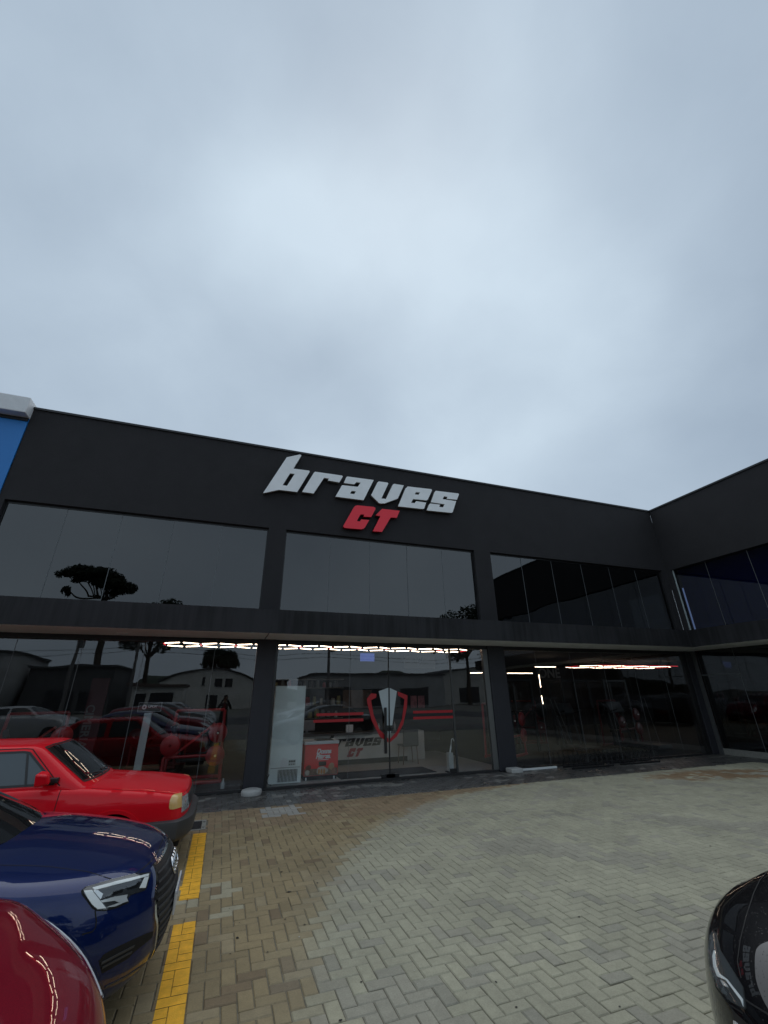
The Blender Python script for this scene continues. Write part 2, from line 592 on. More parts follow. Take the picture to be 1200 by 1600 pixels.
def in_view(x, y):
    d = np.array([x, y, -CAM_H]); c = d @ _f
    if c < 0.1:
        return False
    px = 600 + FPX * (d @ RIGHT) / c; py = 800 - FPX * (d @ UP) / c
    return 0 < px < 1200 and py < 1620

def lay(kind, name):
    base = MB()
    xs = [b[0] for b in bricks[kind]]; ys = [b[1] for b in bricks[kind]]
    vis = sorted([k for k, b in enumerate(bricks[kind]) if in_view(b[0], b[1]) and b[0] > -0.45], key=lambda k: bricks[kind][k][0] ** 2 + bricks[kind][k][1] ** 2)
    single = set(vis[:300]) if kind != 'walk' else set()
    V, F, T = [], [], []
    root = empty(name, (0, 0, 0))
    struct(root)
    cache = {}
    for k, (x, y, hx, hy, tone) in enumerate(bricks[kind]):
        top = RNG.normal(0, 0.0009)
        painted = any(l[0] - .1 < x < l[1] + .1 and l[2] < y < l[3] for l in LINES)
        rx, ry = (0, 0) if painted else RNG.normal(0, 0.006, 2)
        if painted:
            top = 0
        g_ = 0.0028
        if k in single:
            key = (round(hx, 3), round(hy, 3), int(RNG.integers(3)))
            if key not in cache:
                me = bpy.data.meshes.new('brick')
                me.from_pydata(brick_verts(hx - g_, hy - g_, 0, bv=0.004 + 0.002 * key[2]), [], BF)
                me.materials.append(MATS['brick_single'])
                cache[key] = me
            o = bpy.data.objects.new('brick', cache[key])
            C.objects.link(o)
            o.location = (x, y, top)
            o.rotation_euler = (rx, ry, RNG.normal(0, 0.004))
            o.color = (*tone, 1)
            attach(o, None)
            o.parent = root
        else:
            vs = np.array(brick_verts(hx - g_, hy - g_, 0))
            vs[:, 2] += top + vs[:, 1] * rx - vs[:, 0] * ry
            vs[:, 0] += x; vs[:, 1] += y
            n = len(V) * 12
            V.append(vs)
            F += [tuple(a + n for a in q) for q in BF]
            T.append(tone)
    me = bpy.data.meshes.new('bricks')
    me.from_pydata(np.concatenate(V).tolist(), [], F)
    at = me.attributes.new('tone', 'FLOAT_COLOR', 'POINT')
    col = np.ones((len(T) * 12, 4), dtype=np.float32)
    col[:, :3] = np.repeat(np.array(T), 12, axis=0)
    at.data.foreach_set('color', col.ravel())
    me.materials.append(MATS['brick_wet' if kind == 'walk' else 'brick_joined'])
    o = bpy.data.objects.new('small_bricks', me)
    C.objects.link(o)
    o.parent = root
    stuff(o)
    return root
brown_paving = lay('brown', 'brown_brick_paving')
grey_paving = lay('grey', 'grey_brick_paving')
walkway = lay('walk', 'walkway_paving')
g = MB(); g.box(-7.6, WX - 0.01, -1.4, D, -0.028, -0.0075)
o = g.obj('joint_sand', 'joint_sand'); o.parent = grey_paving

# yellow line: paint over the pavers, the joints stay open
mat('yellow_paint', (0.88, 0.45, 0.03), 0.6, var=0.20, vscale=11, bump=0.3, bscale=120)
def paint_lines():
    mb = MB()
    for kind in ('brown', 'grey'):
        for (x, y, hx, hy, tone) in bricks[kind]:
            for (a, b_, c_, d_) in LINES:
                x0, x1, y0, y1 = max(a, x - hx + .003), min(b_, x + hx - .003), max(c_, y - hy + .003), min(d_, y + hy - .003)
                if x1 - x0 > 0.008 and y1 - y0 > 0.008:
                    z = 0.0016 + RNG.random() * 0.0004
                    mb.add([(x0, y0, z), (x1, y0, z), (x1, y1, z), (x0, y1, z)], [(0, 1, 2, 3)])
            for (a, b_, c_, d_) in LINES:      # thinner paint that runs down into the joints
                pass
    o = mb.obj('yellow_line', 'yellow_paint')
    struct(o)
    mb = MB()
    for (a, b_, c_, d_) in LINES:
        mb.add([(a, c_, -0.0045), (b_, c_, -0.0045), (b_, d_, -0.0045), (a, d_, -0.0045)], [(0, 1, 2, 3)])
    mat('yellow_worn', (0.42, 0.22, 0.03), 0.8, var=0.5, vscale=40)
    mb.obj('paint_in_joints', 'yellow_worn', o)
paint_lines()

# oil drips and dirt on the pavers
mat('oil_spot', (0.012, 0.011, 0.010), 0.5)
mat('light_scuff', (0.42, 0.40, 0.34), 0.9)
spots = [(370.8, 1465.8), (417.9, 1488.3), (439.6, 1362.5), (452, 1393.8), (496, 1380), (476, 1445), (532, 1595), (775, 1535), (905, 1433), (1110, 1322)]
for q in range(34):
    spots.append((random.uniform(330, 1090), random.uniform(1290, 1590)))
for q, (a, b_) in enumerate(spots):
    p = atZ(a, b_)
    r_ = random.uniform(.008, .019) if q < 10 else random.uniform(.003, .009)
    mb = MB()
    ph_ = random.random() * 6
    mb.add([(p.x + r_ * (1 + .35 * math.sin(2 * t + ph_)) * math.cos(t), p.y + r_ * (1 + .3 * math.sin(3 * t + ph_)) * math.sin(t), .0032) for t in np.linspace(0, 2 * math.pi, 11)[:-1]], [tuple(range(10))])
    o = mb.obj('oil_spot' if q % 4 else 'scuff_mark', 'oil_spot' if (q % 4 or q < 10) else 'light_scuff')
    o.parent = brown_paving if is_brown(p.x, p.y) else grey_paving

# drain grate in front of the red car
dr = empty('drain_cover', (-0.18, 8.08, 0))
tag(dr, 'dark metal drain cover in a light frame in front of the boxy red car', 'drain cover')
mat('concrete', (0.24, 0.235, 0.21), 0.85, var=0.15, vscale=20, bump=0.3)
m_ = MB()
m_.box(-0.36, 0.0, 7.80, 7.85, -0.02, 0.004); m_.box(-0.36, 0.0, 8.31, 8.36, -0.02, 0.004); m_.box(-0.06, 0.0, 7.85, 8.31, -0.02, 0.004)
m_.obj('frame', 'concrete', dr)
m_ = MB(); m_.box(-0.36, -0.06, 7.85, 8.31, -0.02, -0.006); m_.obj('pit', 'black_rubber', dr)
for q in range(9):
    m_ = MB(); m_.box(-0.36, -0.065, 7.862 + q * 0.05, 7.895 + q * 0.05, -0.006, 0.001)
    m_.obj('bar', mat('grate', (0.045, 0.045, 0.047), 0.5, metal=0.5), dr)
for q in (7.92, 8.22):
    m_ = MB(); m_.lathe([(0.0, 0.008), (0.016, 0.008), (0.018, 0.003)], (-0.03, q, 0), 10); m_.obj('bolt', 'black_metal', dr)

# ------------------------------------------------------------------ gym building
gym = empty('gym_building', (4.5, D, 0))
tag(gym, 'charcoal gym building with long canopy, tall tinted windows and glass shop front', 'building')
ZS, ZC, ZW, ZR = 2.955, 3.44, 5.69, 8.0      # soffit, canopy top, window head, roof
XL = -5.04
WINS = [(-4.93, 0.575, 5), (1.01, 6.545, 5), (7.10, 14.18, 6)]
m_ = MB()
m_.box(XL, WX, D, D + 0.3, ZW, ZR)                       # band above the windows
edges = [XL] + [q for w_ in WINS for q in (w_[0], w_[1])] + [WX]
for a, b_ in zip(edges[0::2], edges[1::2]):
    m_.box(a, b_, D, D + 0.3, ZS + 0.4, ZW)
m_.box(XL, WX, D + 0.06, D + 0.3, ZS + 0.012, ZS + 0.4)
m_.obj('wall', 'stucco', gym)
m_ = MB()                                                # wing wall, facing the parking bays
WEND = -1.5
m_.box(WX, WX + 0.3, WEND, D - 0.003, ZW, ZR)
m_.box(WX, WX + 0.3, D - 0.16, D - 0.003, ZC, ZW)
m_.box(WX, WX + 0.3, WEND, -0.9, 0, ZW)
m_.box(WX + 0.06, WX + 0.3, -0.9, D - 0.003, ZS + 0.012, ZC)
m_.obj('wing_wall', 'stucco', gym)
m_ = MB(); m_.box(XL, WX + 0.32, D - 0.035, D + 0.34, ZR, ZR + 0.06); m_.box(WX - 0.035, WX + 0.34, WEND, D - 0.035, ZR + 0.001, ZR + 0.061)
bevel(m_.obj('roof_flashing', 'flashing', gym), 0.006)
m_ = MB(); m_.box(XL, 26, D + 0.34, D + 12, ZR - 0.4, ZR - 0.3); m_.box(WX + 0.34, 26, WEND, D + 0.34, ZR - 0.401, ZR - 0.301); m_.obj('roof', 'interior_dark', gym)

# canopy
CY, CX = D - 1.10, 13.05
m_ = MB()
m_.box(-8.0, CX, CY, CY + 0.12, ZS, ZC); m_.box(CX, CX + 0.12, -0.9, CY + 0.12, ZS + 0.001, ZC)
m_.obj('canopy_face', 'canopy_face', gym)
m_ = MB()
m_.box(-8.0, WX, CY + 0.12, D, ZC - 0.05, ZC); m_.box(CX + 0.12, WX, -0.9, CY + 0.12, ZC - 0.051, ZC - 0.001)
m_.obj('canopy_top', 'interior_dark', gym)
m_ = MB()
m_.box(-8.0, 0.73, CY + 0.03, D + 0.05, ZS - 0.006, ZS - 0.001); m_.box(0.75, 14.4, CY + 0.03, D + 0.05, ZS - 0.006, ZS - 0.001); m_.box(CX + 0.03, WX + 0.05, -0.9, CY + 0.028, ZS - 0.006, ZS - 0.001)
m_.obj('soffit', 'soffit', gym)
for sx in (-2.05, 4.0, 9.6):
    m_ = MB(); m_.lathe([(0.10, ZS - 0.012), (0.10, ZS), (0.075, ZS - 0.004), (0, ZS - 0.004)], (sx, D - 0.45, 0), 20)
    m_.obj('downlight', 'soffit', gym)

# columns and shop front frame
for a, b_ in ((0.60, 1.01), (6.62, 7.13)):
    m_ = MB(); m_.box(a, b_, D - 0.05, D + 0.32, 0, ZS); bevel(m_.obj('column', 'column_paint', gym), 0.012)
m_ = MB(); m_.box(14.10, 14.36, D - 0.05, D + 0.32, 0, ZS); bevel(m_.obj('column', 'column_paint', gym), 0.012)
m_ = MB(); m_.box(-5.3, -4.9, D - 0.05, D + 0.32, 0, ZS); bevel(m_.obj('column', 'column_paint', gym), 0.012)
m_ = MB(); m_.box(14.362, 14.40, D - 0.16, D + 0.02, 0, ZS); m_.obj('corner_trim', 'grey_frame', gym)
for a, b_ in ((-8.0, 0.60), (1.01, 6.62), (7.13, 14.10)):
    m_ = MB(); m_.box(a, b_, D, D + 0.08, ZS - 0.10, ZS); m_.obj('head_frame', 'black_metal', gym)
    m_ = MB(); m_.box(a, b_, D - 0.01, D + 0.09, 0.0, 0.045); m_.obj('sill_frame', 'dark_frame', gym)
m_ = MB(); m_.box(6.47, 6.62, D - 0.01, D + 0.09, 0.045, ZS - 0.10); m_.obj('jamb', 'grey_frame', gym)
m_ = MB(); m_.box(1.01, 1.07, D - 0.01, D + 0.09, 0.045, ZS - 0.10); m_.obj('jamb', 'black_metal', gym)
m_ = MB(); m_.box(13.94, 14.10, D - 0.01, D + 0.09, 0.045, ZS - 0.10); m_.obj('jamb', 'black_metal', gym)

def pane(name, x0, x1, z0, z1, y, m, parent, tilt=0.0, lean=0.0, th=0.012):
    mb = MB()
    hw, hz = (x1 - x0) / 2 - 0.004, (z1 - z0) / 2
    mb.box(-hw, hw, -th / 2, th / 2, -hz, hz)
    o = mb.obj(name, m)
    o.location = ((x0 + x1) / 2, y, (z0 + z1) / 2)
    o.rotation_euler = (lean, 0, tilt)
    o.parent = parent
    o.matrix_parent_inverse = wmat(parent).inverted()
    return o
# upper windows
up_tilt = [[-.004, .0, .006, -.003, -.001], [.001, -.002, .002, -.004, .003], [.002, -.003, .001, .002, -.002, .003]]
for wi, (a, b_, n_) in enumerate(WINS):
    m_ = MB()
    m_.box(a, b_, D + 0.09, D + 0.16, ZW - 0.05, ZW); m_.box(a, a + 0.03, D + 0.09, D + 0.16, ZC, ZW - 0.05); m_.box(b_ - 0.03, b_, D + 0.09, D + 0.16, ZC, ZW - 0.05)
    m_.obj('window_frame', 'black_metal', gym)
    if wi == 0:
        cuts = [a, -3.79, -2.71, -1.62, -0.53, b_]
    elif wi == 1:
        cuts = [a, 2.2, 3.3, 4.4, 5.5, b_]
    else:
        cuts = [a, 8.26, 9.42, 10.62, 11.81, 12.99, b_]
    for k in range(len(cuts) - 1):
        pane('window_pane', cuts[k], cuts[k + 1], ZS + 0.42, ZW - 0.02, D + 0.11, 'tinted_glass', gym, up_tilt[wi][k], RNG.normal(0, 0.0012))
        if k:
            m_ = MB(); m_.box(cuts[k] - 0.006, cuts[k] + 0.006, D + 0.098, D + 0.102, ZC, ZW - 0.05); m_.obj('glass_seam', mat('seam', (0.12, 0.13, 0.135), 0.5), gym)
m_ = MB(); m_.box(-4.97, 14.2, D + 1.6, D + 1.7, ZS + 0.4, ZR - 0.4); m_.box(-4.97, 14.4, D + 0.302, D + 1.6, ZW + 0.05, ZW + 0.1); m_.obj('upper_room', 'interior_black', gym)
# lower glazing
low = [(-8.0, -5.3), (-4.9, -3.9), (-3.9, -2.79), (-2.79, -1.67), (-1.67, -0.29), (-0.29, 0.60), (1.07, 2.79), (5.49, 6.47), (7.13, 8.2), (8.2, 9.42), (9.42, 10.62), (10.62, 11.8), (11.8, 13.0), (13.0, 13.94)]
for k, (a, b_) in enumerate(low):
    pane('shop_pane', a, b_, 0.04, ZS - 0.09, D + 0.035, 'shop_glass', gym, RNG.normal(0, 0.0015))
for x in (-3.9, -2.79, -1.67, -0.29, 2.79, 8.2, 9.42, 10.62, 11.8, 13.0):
    m_ = MB(); m_.box(x - 0.004, x + 0.004, D + 0.024, D + 0.028, 0.045, ZS - 0.10); m_.obj('glass_seam', 'seam', gym)
m_ = MB(); m_.box(5.465, 5.51, D + 0.015, D + 0.06, 0.045, ZS - 0.10); m_.obj('mullion', mat('mullion', (0.07, 0.072, 0.072), 0.4, metal=0.4), gym)
# wing glazing
wc = [-0.9, 0.3, 1.5, 2.7, 3.9, 5.15, 6.4, 7.7, 8.97, D - 0.16]
for k in range(len(wc) - 1):
    for z0, z1, mm, nm in ((ZC - 0.02, ZW - 0.02, 'blue_glass', 'window_pane'), (0.16, ZS, 'tinted_glass', 'shop_pane')):
        mb = MB(); hy = (wc[k + 1] - wc[k]) / 2 - 0.004; hz = (z1 - z0) / 2
        mb.box(-0.006, 0.006, -hy, hy, -hz, hz)
        o = mb.obj(nm, mm)
        o.location = (WX + 0.11 if nm == 'window_pane' else WX + 0.02, (wc[k] + wc[k + 1]) / 2, (z0 + z1) / 2)
        o.rotation_euler = (0, 0, RNG.normal(0, 0.002))
        o.parent = gym; o.matrix_parent_inverse = wmat(gym).inverted()
    if k:
        m_ = MB(); m_.box(WX + 0.098, WX + 0.102, wc[k] - 0.006, wc[k] + 0.006, ZC, ZW); m_.box(WX + 0.008, WX + 0.012, wc[k] - 0.006, wc[k] + 0.006, 0.16, ZS); m_.obj('glass_seam', 'seam', gym)
m_ = MB(); m_.box(WX + 0.07, WX + 0.10, D - 0.19, D - 0.16, ZC, ZW); m_.obj('window_edge', mat('pale_edge', (0.45, 0.52, 0.52), 0.4), gym)
m_ = MB(); m_.box(WX - 0.01, WX + 0.012, 8.97, D - 0.16, 2.2, 2.225); m_.obj('transom', 'seam', gym)
m_ = MB(); m_.box(WX - 0.03, WX + 0.1, -0.9, D - 0.02, 0, 0.16); m_.obj('plinth', 'concrete', gym)
m_ = MB(); m_.box(WX + 0.32, WX + 0.34, -0.9, D - 0.2, ZC, ZW); m_.obj('window_blind', 'blue_blind', gym)
m_ = MB(); m_.box(WX + 1.6, WX + 1.7, -0.9, D - 0.1, 0, ZR - 0.4); m_.obj('wing_room', 'interior_black', gym)

# glass doors with the shield on them
STRIPE = mat('decal_red', (0.42, 0.012, 0.018), 0.5)
WDEC = mat('decal_white', (0.50, 0.56, 0.57), 0.5)
def decal(px_poly, m, parent, name, y=D + 0.022):
    pts = [atY(a, b_, y) for a, b_ in px_poly]
    return prism(name, [(p.x, p.z) for p in pts], [], y - 0.002, y + 0.002, m, parent)
doors = []
for a, b_, lab in ((2.79, 3.765, 'left leaf of the glass entrance door, with the long black pull handle'), (3.775, 5.465, 'right leaf of the glass entrance door carrying half the shield emblem')):
    dd = empty('glass_door', ((a + b_) / 2, D, 0.045))
    tag(dd, lab, 'door', 'entrance door leaves')
    pane('door_pane', a, b_, 0.05, ZS - 0.10, D + 0.035, 'shop_glass', dd)
    doors.append(dd)
m_ = MB(); m_.box(3.758, 3.782, D + 0.02, D + 0.05, 0.05, ZS - 0.10); m_.obj('edge_seal', 'black_rubber', doors[0])
s6 = lambda L: [(540 + x / 6, 1050 + y / 6) for x, y in L]
decal(s6([(310, 180), (400, 148), (402, 500), (380, 500)]), WDEC, doors[0], 'emblem_blade')
decal(s6([(414, 150), (480, 180), (437, 500), (416, 500)]), WDEC, doors[1], 'emblem_blade')
decal(s6([(392, 555), (402, 555), (402, 610)]), WDEC, doors[0], 'emblem_tip')
decal(s6([(414, 555), (424, 555), (415, 605)]), WDEC, doors[1], 'emblem_tip')
decal(s6([(402, 662), (320, 605), (245, 455), (203, 290), (200, 250), (240, 200), (290, 205), (285, 240), (238, 265), (262, 400), (315, 535), (402, 625)]), STRIPE, doors[0], 'emblem_shield')
decal(s6([(415, 660), (480, 605), (540, 490), (575, 330), (580, 220), (488, 183), (492, 220), (553, 255), (530, 440), (478, 560), (415, 628)]), STRIPE, doors[1], 'emblem_shield')
for z in (1.23, 1.36):
    m_ = MB(); m_.box(2.80, 3.13, D + 0.02, D + 0.024, z - 0.028, z + 0.028); m_.obj('stripe', STRIPE, doors[0])
    m_ = MB(); m_.box(4.39, 5.46, D + 0.02, D + 0.024, z - 0.028, z + 0.028); m_.obj('stripe', STRIPE, doors[1])
    m_ = MB(); m_.box(1.97 if z < 1.3 else 2.03, 2.785, D + 0.02, D + 0.024, z - 0.028, z + 0.028); m_.obj('stripe', STRIPE, gym)
m_ = MB(); m_.box(3.625, 3.685, D - 0.05, D - 0.02, 0.53, 1.48); m_.box(3.64, 3.67, D - 0.02, D + 0.03, 0.75, 0.79); m_.box(3.64, 3.67, D - 0.02, D + 0.03, 1.22, 1.26)
bevel(m_.obj('pull_handle', 'black_metal', doors[0]), 0.006)
for k, x in enumerate((3.69, 3.79)):
    m_ = MB(); m_.box(x, x + 0.06, D + 0.005, D + 0.05, 0.98, 1.06); bevel(m_.obj('lock', 'black_metal', doors[k]), 0.006)
    m_ = MB(); m_.box(x - 0.12, x + 0.2, D + 0.0, D + 0.06, 0.05, 0.12); bevel(m_.obj('patch_fitting', 'black_metal', doors[k]), 0.006)
m_ = MB(); m_.box(5.30, 5.44, D + 0.0, D + 0.06, 0.05, 0.13); m_.obj('patch_fitting', 'black_metal', doors[1])

# ------------------------------------------------------------------ neighbour
blue = empty('blue_building', (-9, D, 0))
tag(blue, 'bright blue building with a white cap, left of the charcoal gym', 'building')
mat('blue_paint', (0.012, 0.19, 0.55), 0.45, var=0.04, vscale=1.0)
m_ = MB(); m_.box(-30, XL - 0.01, D - 0.02, D + 8, ZS + 0.5, 7.72); m_.obj('wall', 'blue_paint', blue)
m_ = MB(); m_.box(-30, XL + 0.0, D - 0.28, D + 8, 7.72, 8.14); bevel(m_.obj('roof_cap', 'white_paint', blue), 0.02)
for q in range(8):
    m_ = MB(); m_.box(XL - 0.9 - q * 1.2, XL - 0.885 - q * 1.2, D - 0.026, D - 0.0205, ZS + 0.5, 7.72); m_.obj('sheet_joint', mat('blue_joint', (0.008, 0.12, 0.36), 0.5), blue)
m_ = MB(); m_.box(-30, XL - 0.012, D - 0.05, D - 0.02, 7.64, 7.72); m_.obj('drip_edge', 'flashing', blue)
m_ = MB(); m_.box(-30, -8.02, D - 0.02, D + 0.3, 0, ZS + 0.5); m_.obj('base_wall', 'column_paint', blue)

# ------------------------------------------------------------------ sign letters
def L10(ox_, oy_, L):
    return [(ox_ + x / 10, oy_ + y / 10) for x, y in L]
GLY = {
 'b': (L10(405, 705, [(60, 655), (430, 95), (640, 50), (660, 65), (535, 272), (780, 303), (790, 320), (595, 637), (310, 602)]), [L10(405, 705, [(482, 345), (555, 353), (435, 540), (365, 530)])]),
 'r': ([(472, 768.4), (490.5, 738.5), (492.5, 737), (534.5, 743), (535.6, 744.5), (530.4, 753.6), (512.4, 750.6), (514, 747.5), (506.3, 746.6), (490, 771)], []),
 'a': (L10(515, 730, [(222, 245), (262, 155), (280, 145), (690, 200), (530, 515), (92, 458), (195, 280), (440, 306), (485, 240), (420, 232), (385, 267)]), [L10(515, 730, [(347, 369), (411, 376), (385, 420), (320, 412)])]),
 'v': (L10(515, 730, [(650, 435), (750, 235), (770, 222), (905, 240), (918, 255), (810, 488), (880, 496), (990, 270), (1010, 260), (1160, 283), (1065, 490), (860, 565), (780, 565)]), []),
 'e': (L10(610, 740, [(120, 510), (235, 235), (270, 200), (640, 243), (650, 262), (585, 405), (568, 418), (355, 396), (325, 455), (380, 462), (405, 430), (560, 452), (530, 540), (510, 553)]), [L10(610, 740, [(402, 288), (462, 294), (440, 330), (380, 324)])]),
 's': (L10(610, 740, [(568, 572), (608, 478), (625, 466), (775, 485), (765, 520), (825, 527), (848, 478), (632, 446), (690, 290), (710, 268), (1060, 310), (1072, 322), (1040, 408), (880, 392), (893, 362), (840, 352), (818, 398), (1028, 430), (975, 600), (955, 613)]), []),
 'C': (L10(520, 770, [(165, 515), (330, 225), (350, 205), (385, 195), (640, 220), (662, 232), (668, 252), (600, 378), (480, 370), (492, 340), (435, 335), (375, 440), (425, 448), (445, 415), (570, 425), (510, 530), (485, 557), (450, 570), (200, 550), (172, 537)]), []),
 'T': (L10(520, 770, [(770, 250), (1045, 280), (1000, 390), (905, 385), (770, 610), (625, 600), (745, 365), (670, 350)]), []),
}
YF = D - 0.13
def glyph(c):
    o_, h_ = GLY[c]
    f = lambda L: [(p.x, p.z) for p in (atY(a, b_, YF) for a, b_ in L)]
    return f(o_), [f(h) for h in h_]
sg = empty('shop_sign', (3.4, D, 6.4))
tag(sg, 'large white slanted letters reading braves near the roof of the gym', 'sign')
sr = empty('shop_sign', (3.9, D, 6.0))
tag(sr, 'red letters reading CT below the white letters on the gym wall', 'sign')
for c in 'braves':
    o_, h_ = glyph(c)
    prism('letter', o_, h_, YF, YF + 0.012, 'sign_white', sg)
    prism('letter_side', [((x - o_[0][0]) * 0.996 + o_[0][0], (z - o_[0][1]) * 0.996 + o_[0][1]) for x, z in o_], h_, YF + 0.0125, D - 0.02, 'sign_side', sg)
for c in 'CT':
    o_, h_ = glyph(c)
    prism('letter', o_, h_, YF, YF + 0.012, 'sign_red', sr)
    prism('letter_side', o_, h_, YF + 0.0125, D - 0.02, 'sign_red_side', sr)
# ------------------------------------------------------------------ gym interior
mat('tile', (0.45, 0.45, 0.43), 0.35, var=0.1, vscale=1.5)
mat('rubber_floor', (0.03, 0.03, 0.031), 0.8, var=0.3, vscale=30)
m_ = MB(); m_.box(1.05, 7.0, D + 0.1, 14.6, -0.1, 0.012); struct(m_.obj('reception_floor', 'tile'))
m_ = MB(); m_.box(-8, 1.05, D + 0.1, 17.6, -0.1, 0.010); m_.box(7.0, 26, D + 0.1, 22, -0.1, 0.010); m_.box(1.05, 7.0, 14.6, 17.6, -0.1, 0.0095); struct(m_.obj('gym_floor', 'rubber_floor'))
m_ = MB(); m_.box(-8, 26, D + 0.32, 22, 3.20, 3.3); struct(m_.obj('ceiling', 'interior_black'))
m_ = MB(); m_.box(-8, 8.6, 17.6, 17.7, 0, 3.2); m_.box(8.6, 26, 22, 22.1, 0, 3.2); m_.box(8.6, 8.7, 17.7, 22, 0, 3.2); m_.box(26, 26.1, D, 22, 0, 3.2); m_.box(-8.1, -8, D, 17.6, 0, 3.2)
struct(m_.obj('back_wall', 'interior_dark'))
m_ = MB(); m_.box(WX, WX + 0.1, D + 0.33, 15, 0, 0.02); struct(m_.obj('floor_strip', 'rubber_floor'))

# ceiling lights: honeycombs of light tubes
mat('led', (0.9, 0.85, 0.75), 0.5, emit=(1.0, 0.76, 0.56), estr=9.0)
mat('led_red', (0.5, 0.02, 0.03), 0.5, emit=(1.0, 0.06, 0.08), estr=1.2)
def honeycomb(x0, x1, y0, rows, z, s, label):
    root = empty('ceiling_light', ((x0 + x1) / 2, y0, z))
    tag(root, label, 'ceiling light', 'honeycomb ceiling lights')
    w = s * math.sqrt(3)
    edges = {}
    for r_ in range(rows):
        n = int((x1 - x0) / w)
        for k in range(n + 1):
            cx = x0 + (k + 0.5 * (r_ % 2)) * w
            cy = y0 + r_ * 1.5 * s
            P_ = [(cx + s * math.cos(R(30 + 60 * q)), cy + s * math.sin(R(30 + 60 * q))) for q in range(6)]
            for q in range(6):
                a, b = P_[q], P_[(q + 1) % 6]
                key = tuple(sorted(((round(a[0], 2), round(a[1], 2)), (round(b[0], 2), round(b[1], 2)))))
                edges[key] = (a, b)
    me0 = me1 = None
    for a, b in edges.values():
        a3, b3 = Vector((*a, 0)), Vector((*b, 0))
        d = b3 - a3; mid = (a3 + b3) / 2
        if abs(d.x) < 0.01:                    # the bars that run into the room glow red
            if me1 is None:
                mb = MB(); mb.tube([(-d.length / 2 + .05, 0, 0), (d.length / 2 - .05, 0, 0)], .010, 6)
                t = mb.obj('red_tube', 'led_red'); me1 = t.data
            else:
                t = bpy.data.objects.new('red_tube', me1); C.objects.link(t)
        elif me0 is None:
            mb = MB(); mb.tube([(-d.length / 2 + .045, 0, 0), (d.length / 2 - .045, 0, 0)], .0105, 6)
            t = mb.obj('light_tube', 'led'); me0 = t.data
        else:
            t = bpy.data.objects.new('light_tube', me0); C.objects.link(t)
        t.location = (mid.x, mid.y, z); t.rotation_euler = (0, 0, math.atan2(d.y, d.x))
        t.parent = root; t.matrix_parent_inverse = wmat(root).inverted()
    # red housing strip along the outer edge
    mb = MB(); mb.tube([(x0, y0 - s, z + .02), (x1, y0 - s, z + .02)], .010, 6); mb.obj('red_strip', 'led_red', root)
    mb = MB()
    for q in range(int((x1 - x0) / 1.2) + 1):
        mb.tube([(x0 + q * 1.2, y0 + s, z), (x0 + q * 1.2, y0 + s, 3.2)], .003, 5)
    mb.obj('hanger', 'black_metal', root)
honeycomb(-1.05, 6.9, 11.35, 1, 2.905, .46, 'long honeycomb of warm light tubes over the reception desk')
honeycomb(17.2, 23.2, 17.9, 1, 2.95, .90, 'honeycomb of light tubes deep inside the right hand bay')
def tube_light(a, b, label, r=.012):
    mb = MB(); mb.tube([a, b], r, 6)
    o = mb.obj('tube_light', 'led'); tag(o, label, 'tube light', 'single light tubes')
tube_light(atY(793, 1052, 14.6), atY(832, 1052, 14.6), 'short level light tube just right of the second column')
tube_light(atY(836, 1042, 16), atY(868, 1042, 16), 'short level light tube above the bright upright ones')
tube_light(atY(842, 1054, 17.0), atY(845, 1074, 17.0), 'upper of two upright light tubes on the dark wall')
tube_light(atY(846, 1087, 17.0), atY(850, 1108, 17.0), 'lower of two upright light tubes on the dark wall')
tube_light(atY(735, 1051.5, 15), atY(756, 1051, 15), 'short light tube beside the second column, seen through the door bay')

# reception desk
mat('desk_grey', (0.48, 0.475, 0.455), 0.6, var=0.12, vscale=3)
mat('desk_black', (0.012, 0.012, 0.012), 0.4)
dk = empty('reception_desk', (4.0, 12.75, 0.012)); tag(dk, 'grey reception desk with black braves CT lettering behind the glass door', 'desk')
m_ = MB(); m_.box(2.0, 5.25, 12.75, 13.35, .14, .74); m_.obj('front_panel', 'desk_grey', dk)
m_ = MB(); m_.box(1.98, 5.27, 12.70, 13.40, .74, .79); bevel(m_.obj('desk_top', mat('desk_edge', (.10, .10, .10), .35), dk), .005)
m_ = MB(); m_.box(2.02, 5.23, 12.80, 13.33, .012, .14); m_.obj('plinth', 'desk_black', dk)
m_ = MB(); m_.box(5.25, 5.85, 12.95, 13.35, .012, .76); m_.obj('end_panel', 'desk_grey', dk)
def small_word(word, x, z, scale, y, m, parent):
    ref = glyph('b')[0]; rx, rz_ = min(p[0] for p in ref), min(p[1] for p in ref)
    for c in word:
        o_, h_ = glyph(c)
        f = lambda L: [((p[0] - rx) * scale + x, (p[1] - rz_) * scale + z) for p in L]
        prism('letter', f(o_), [f(h) for h in h_], y - 0.004, y, m, parent)
small_word('braves', 2.80, .40, .285, 12.748, 'desk_black', dk)
small_word('CT', 2.80, .40, .285, 12.748, mat('desk_red', (.30, .012, .02), .5), dk)
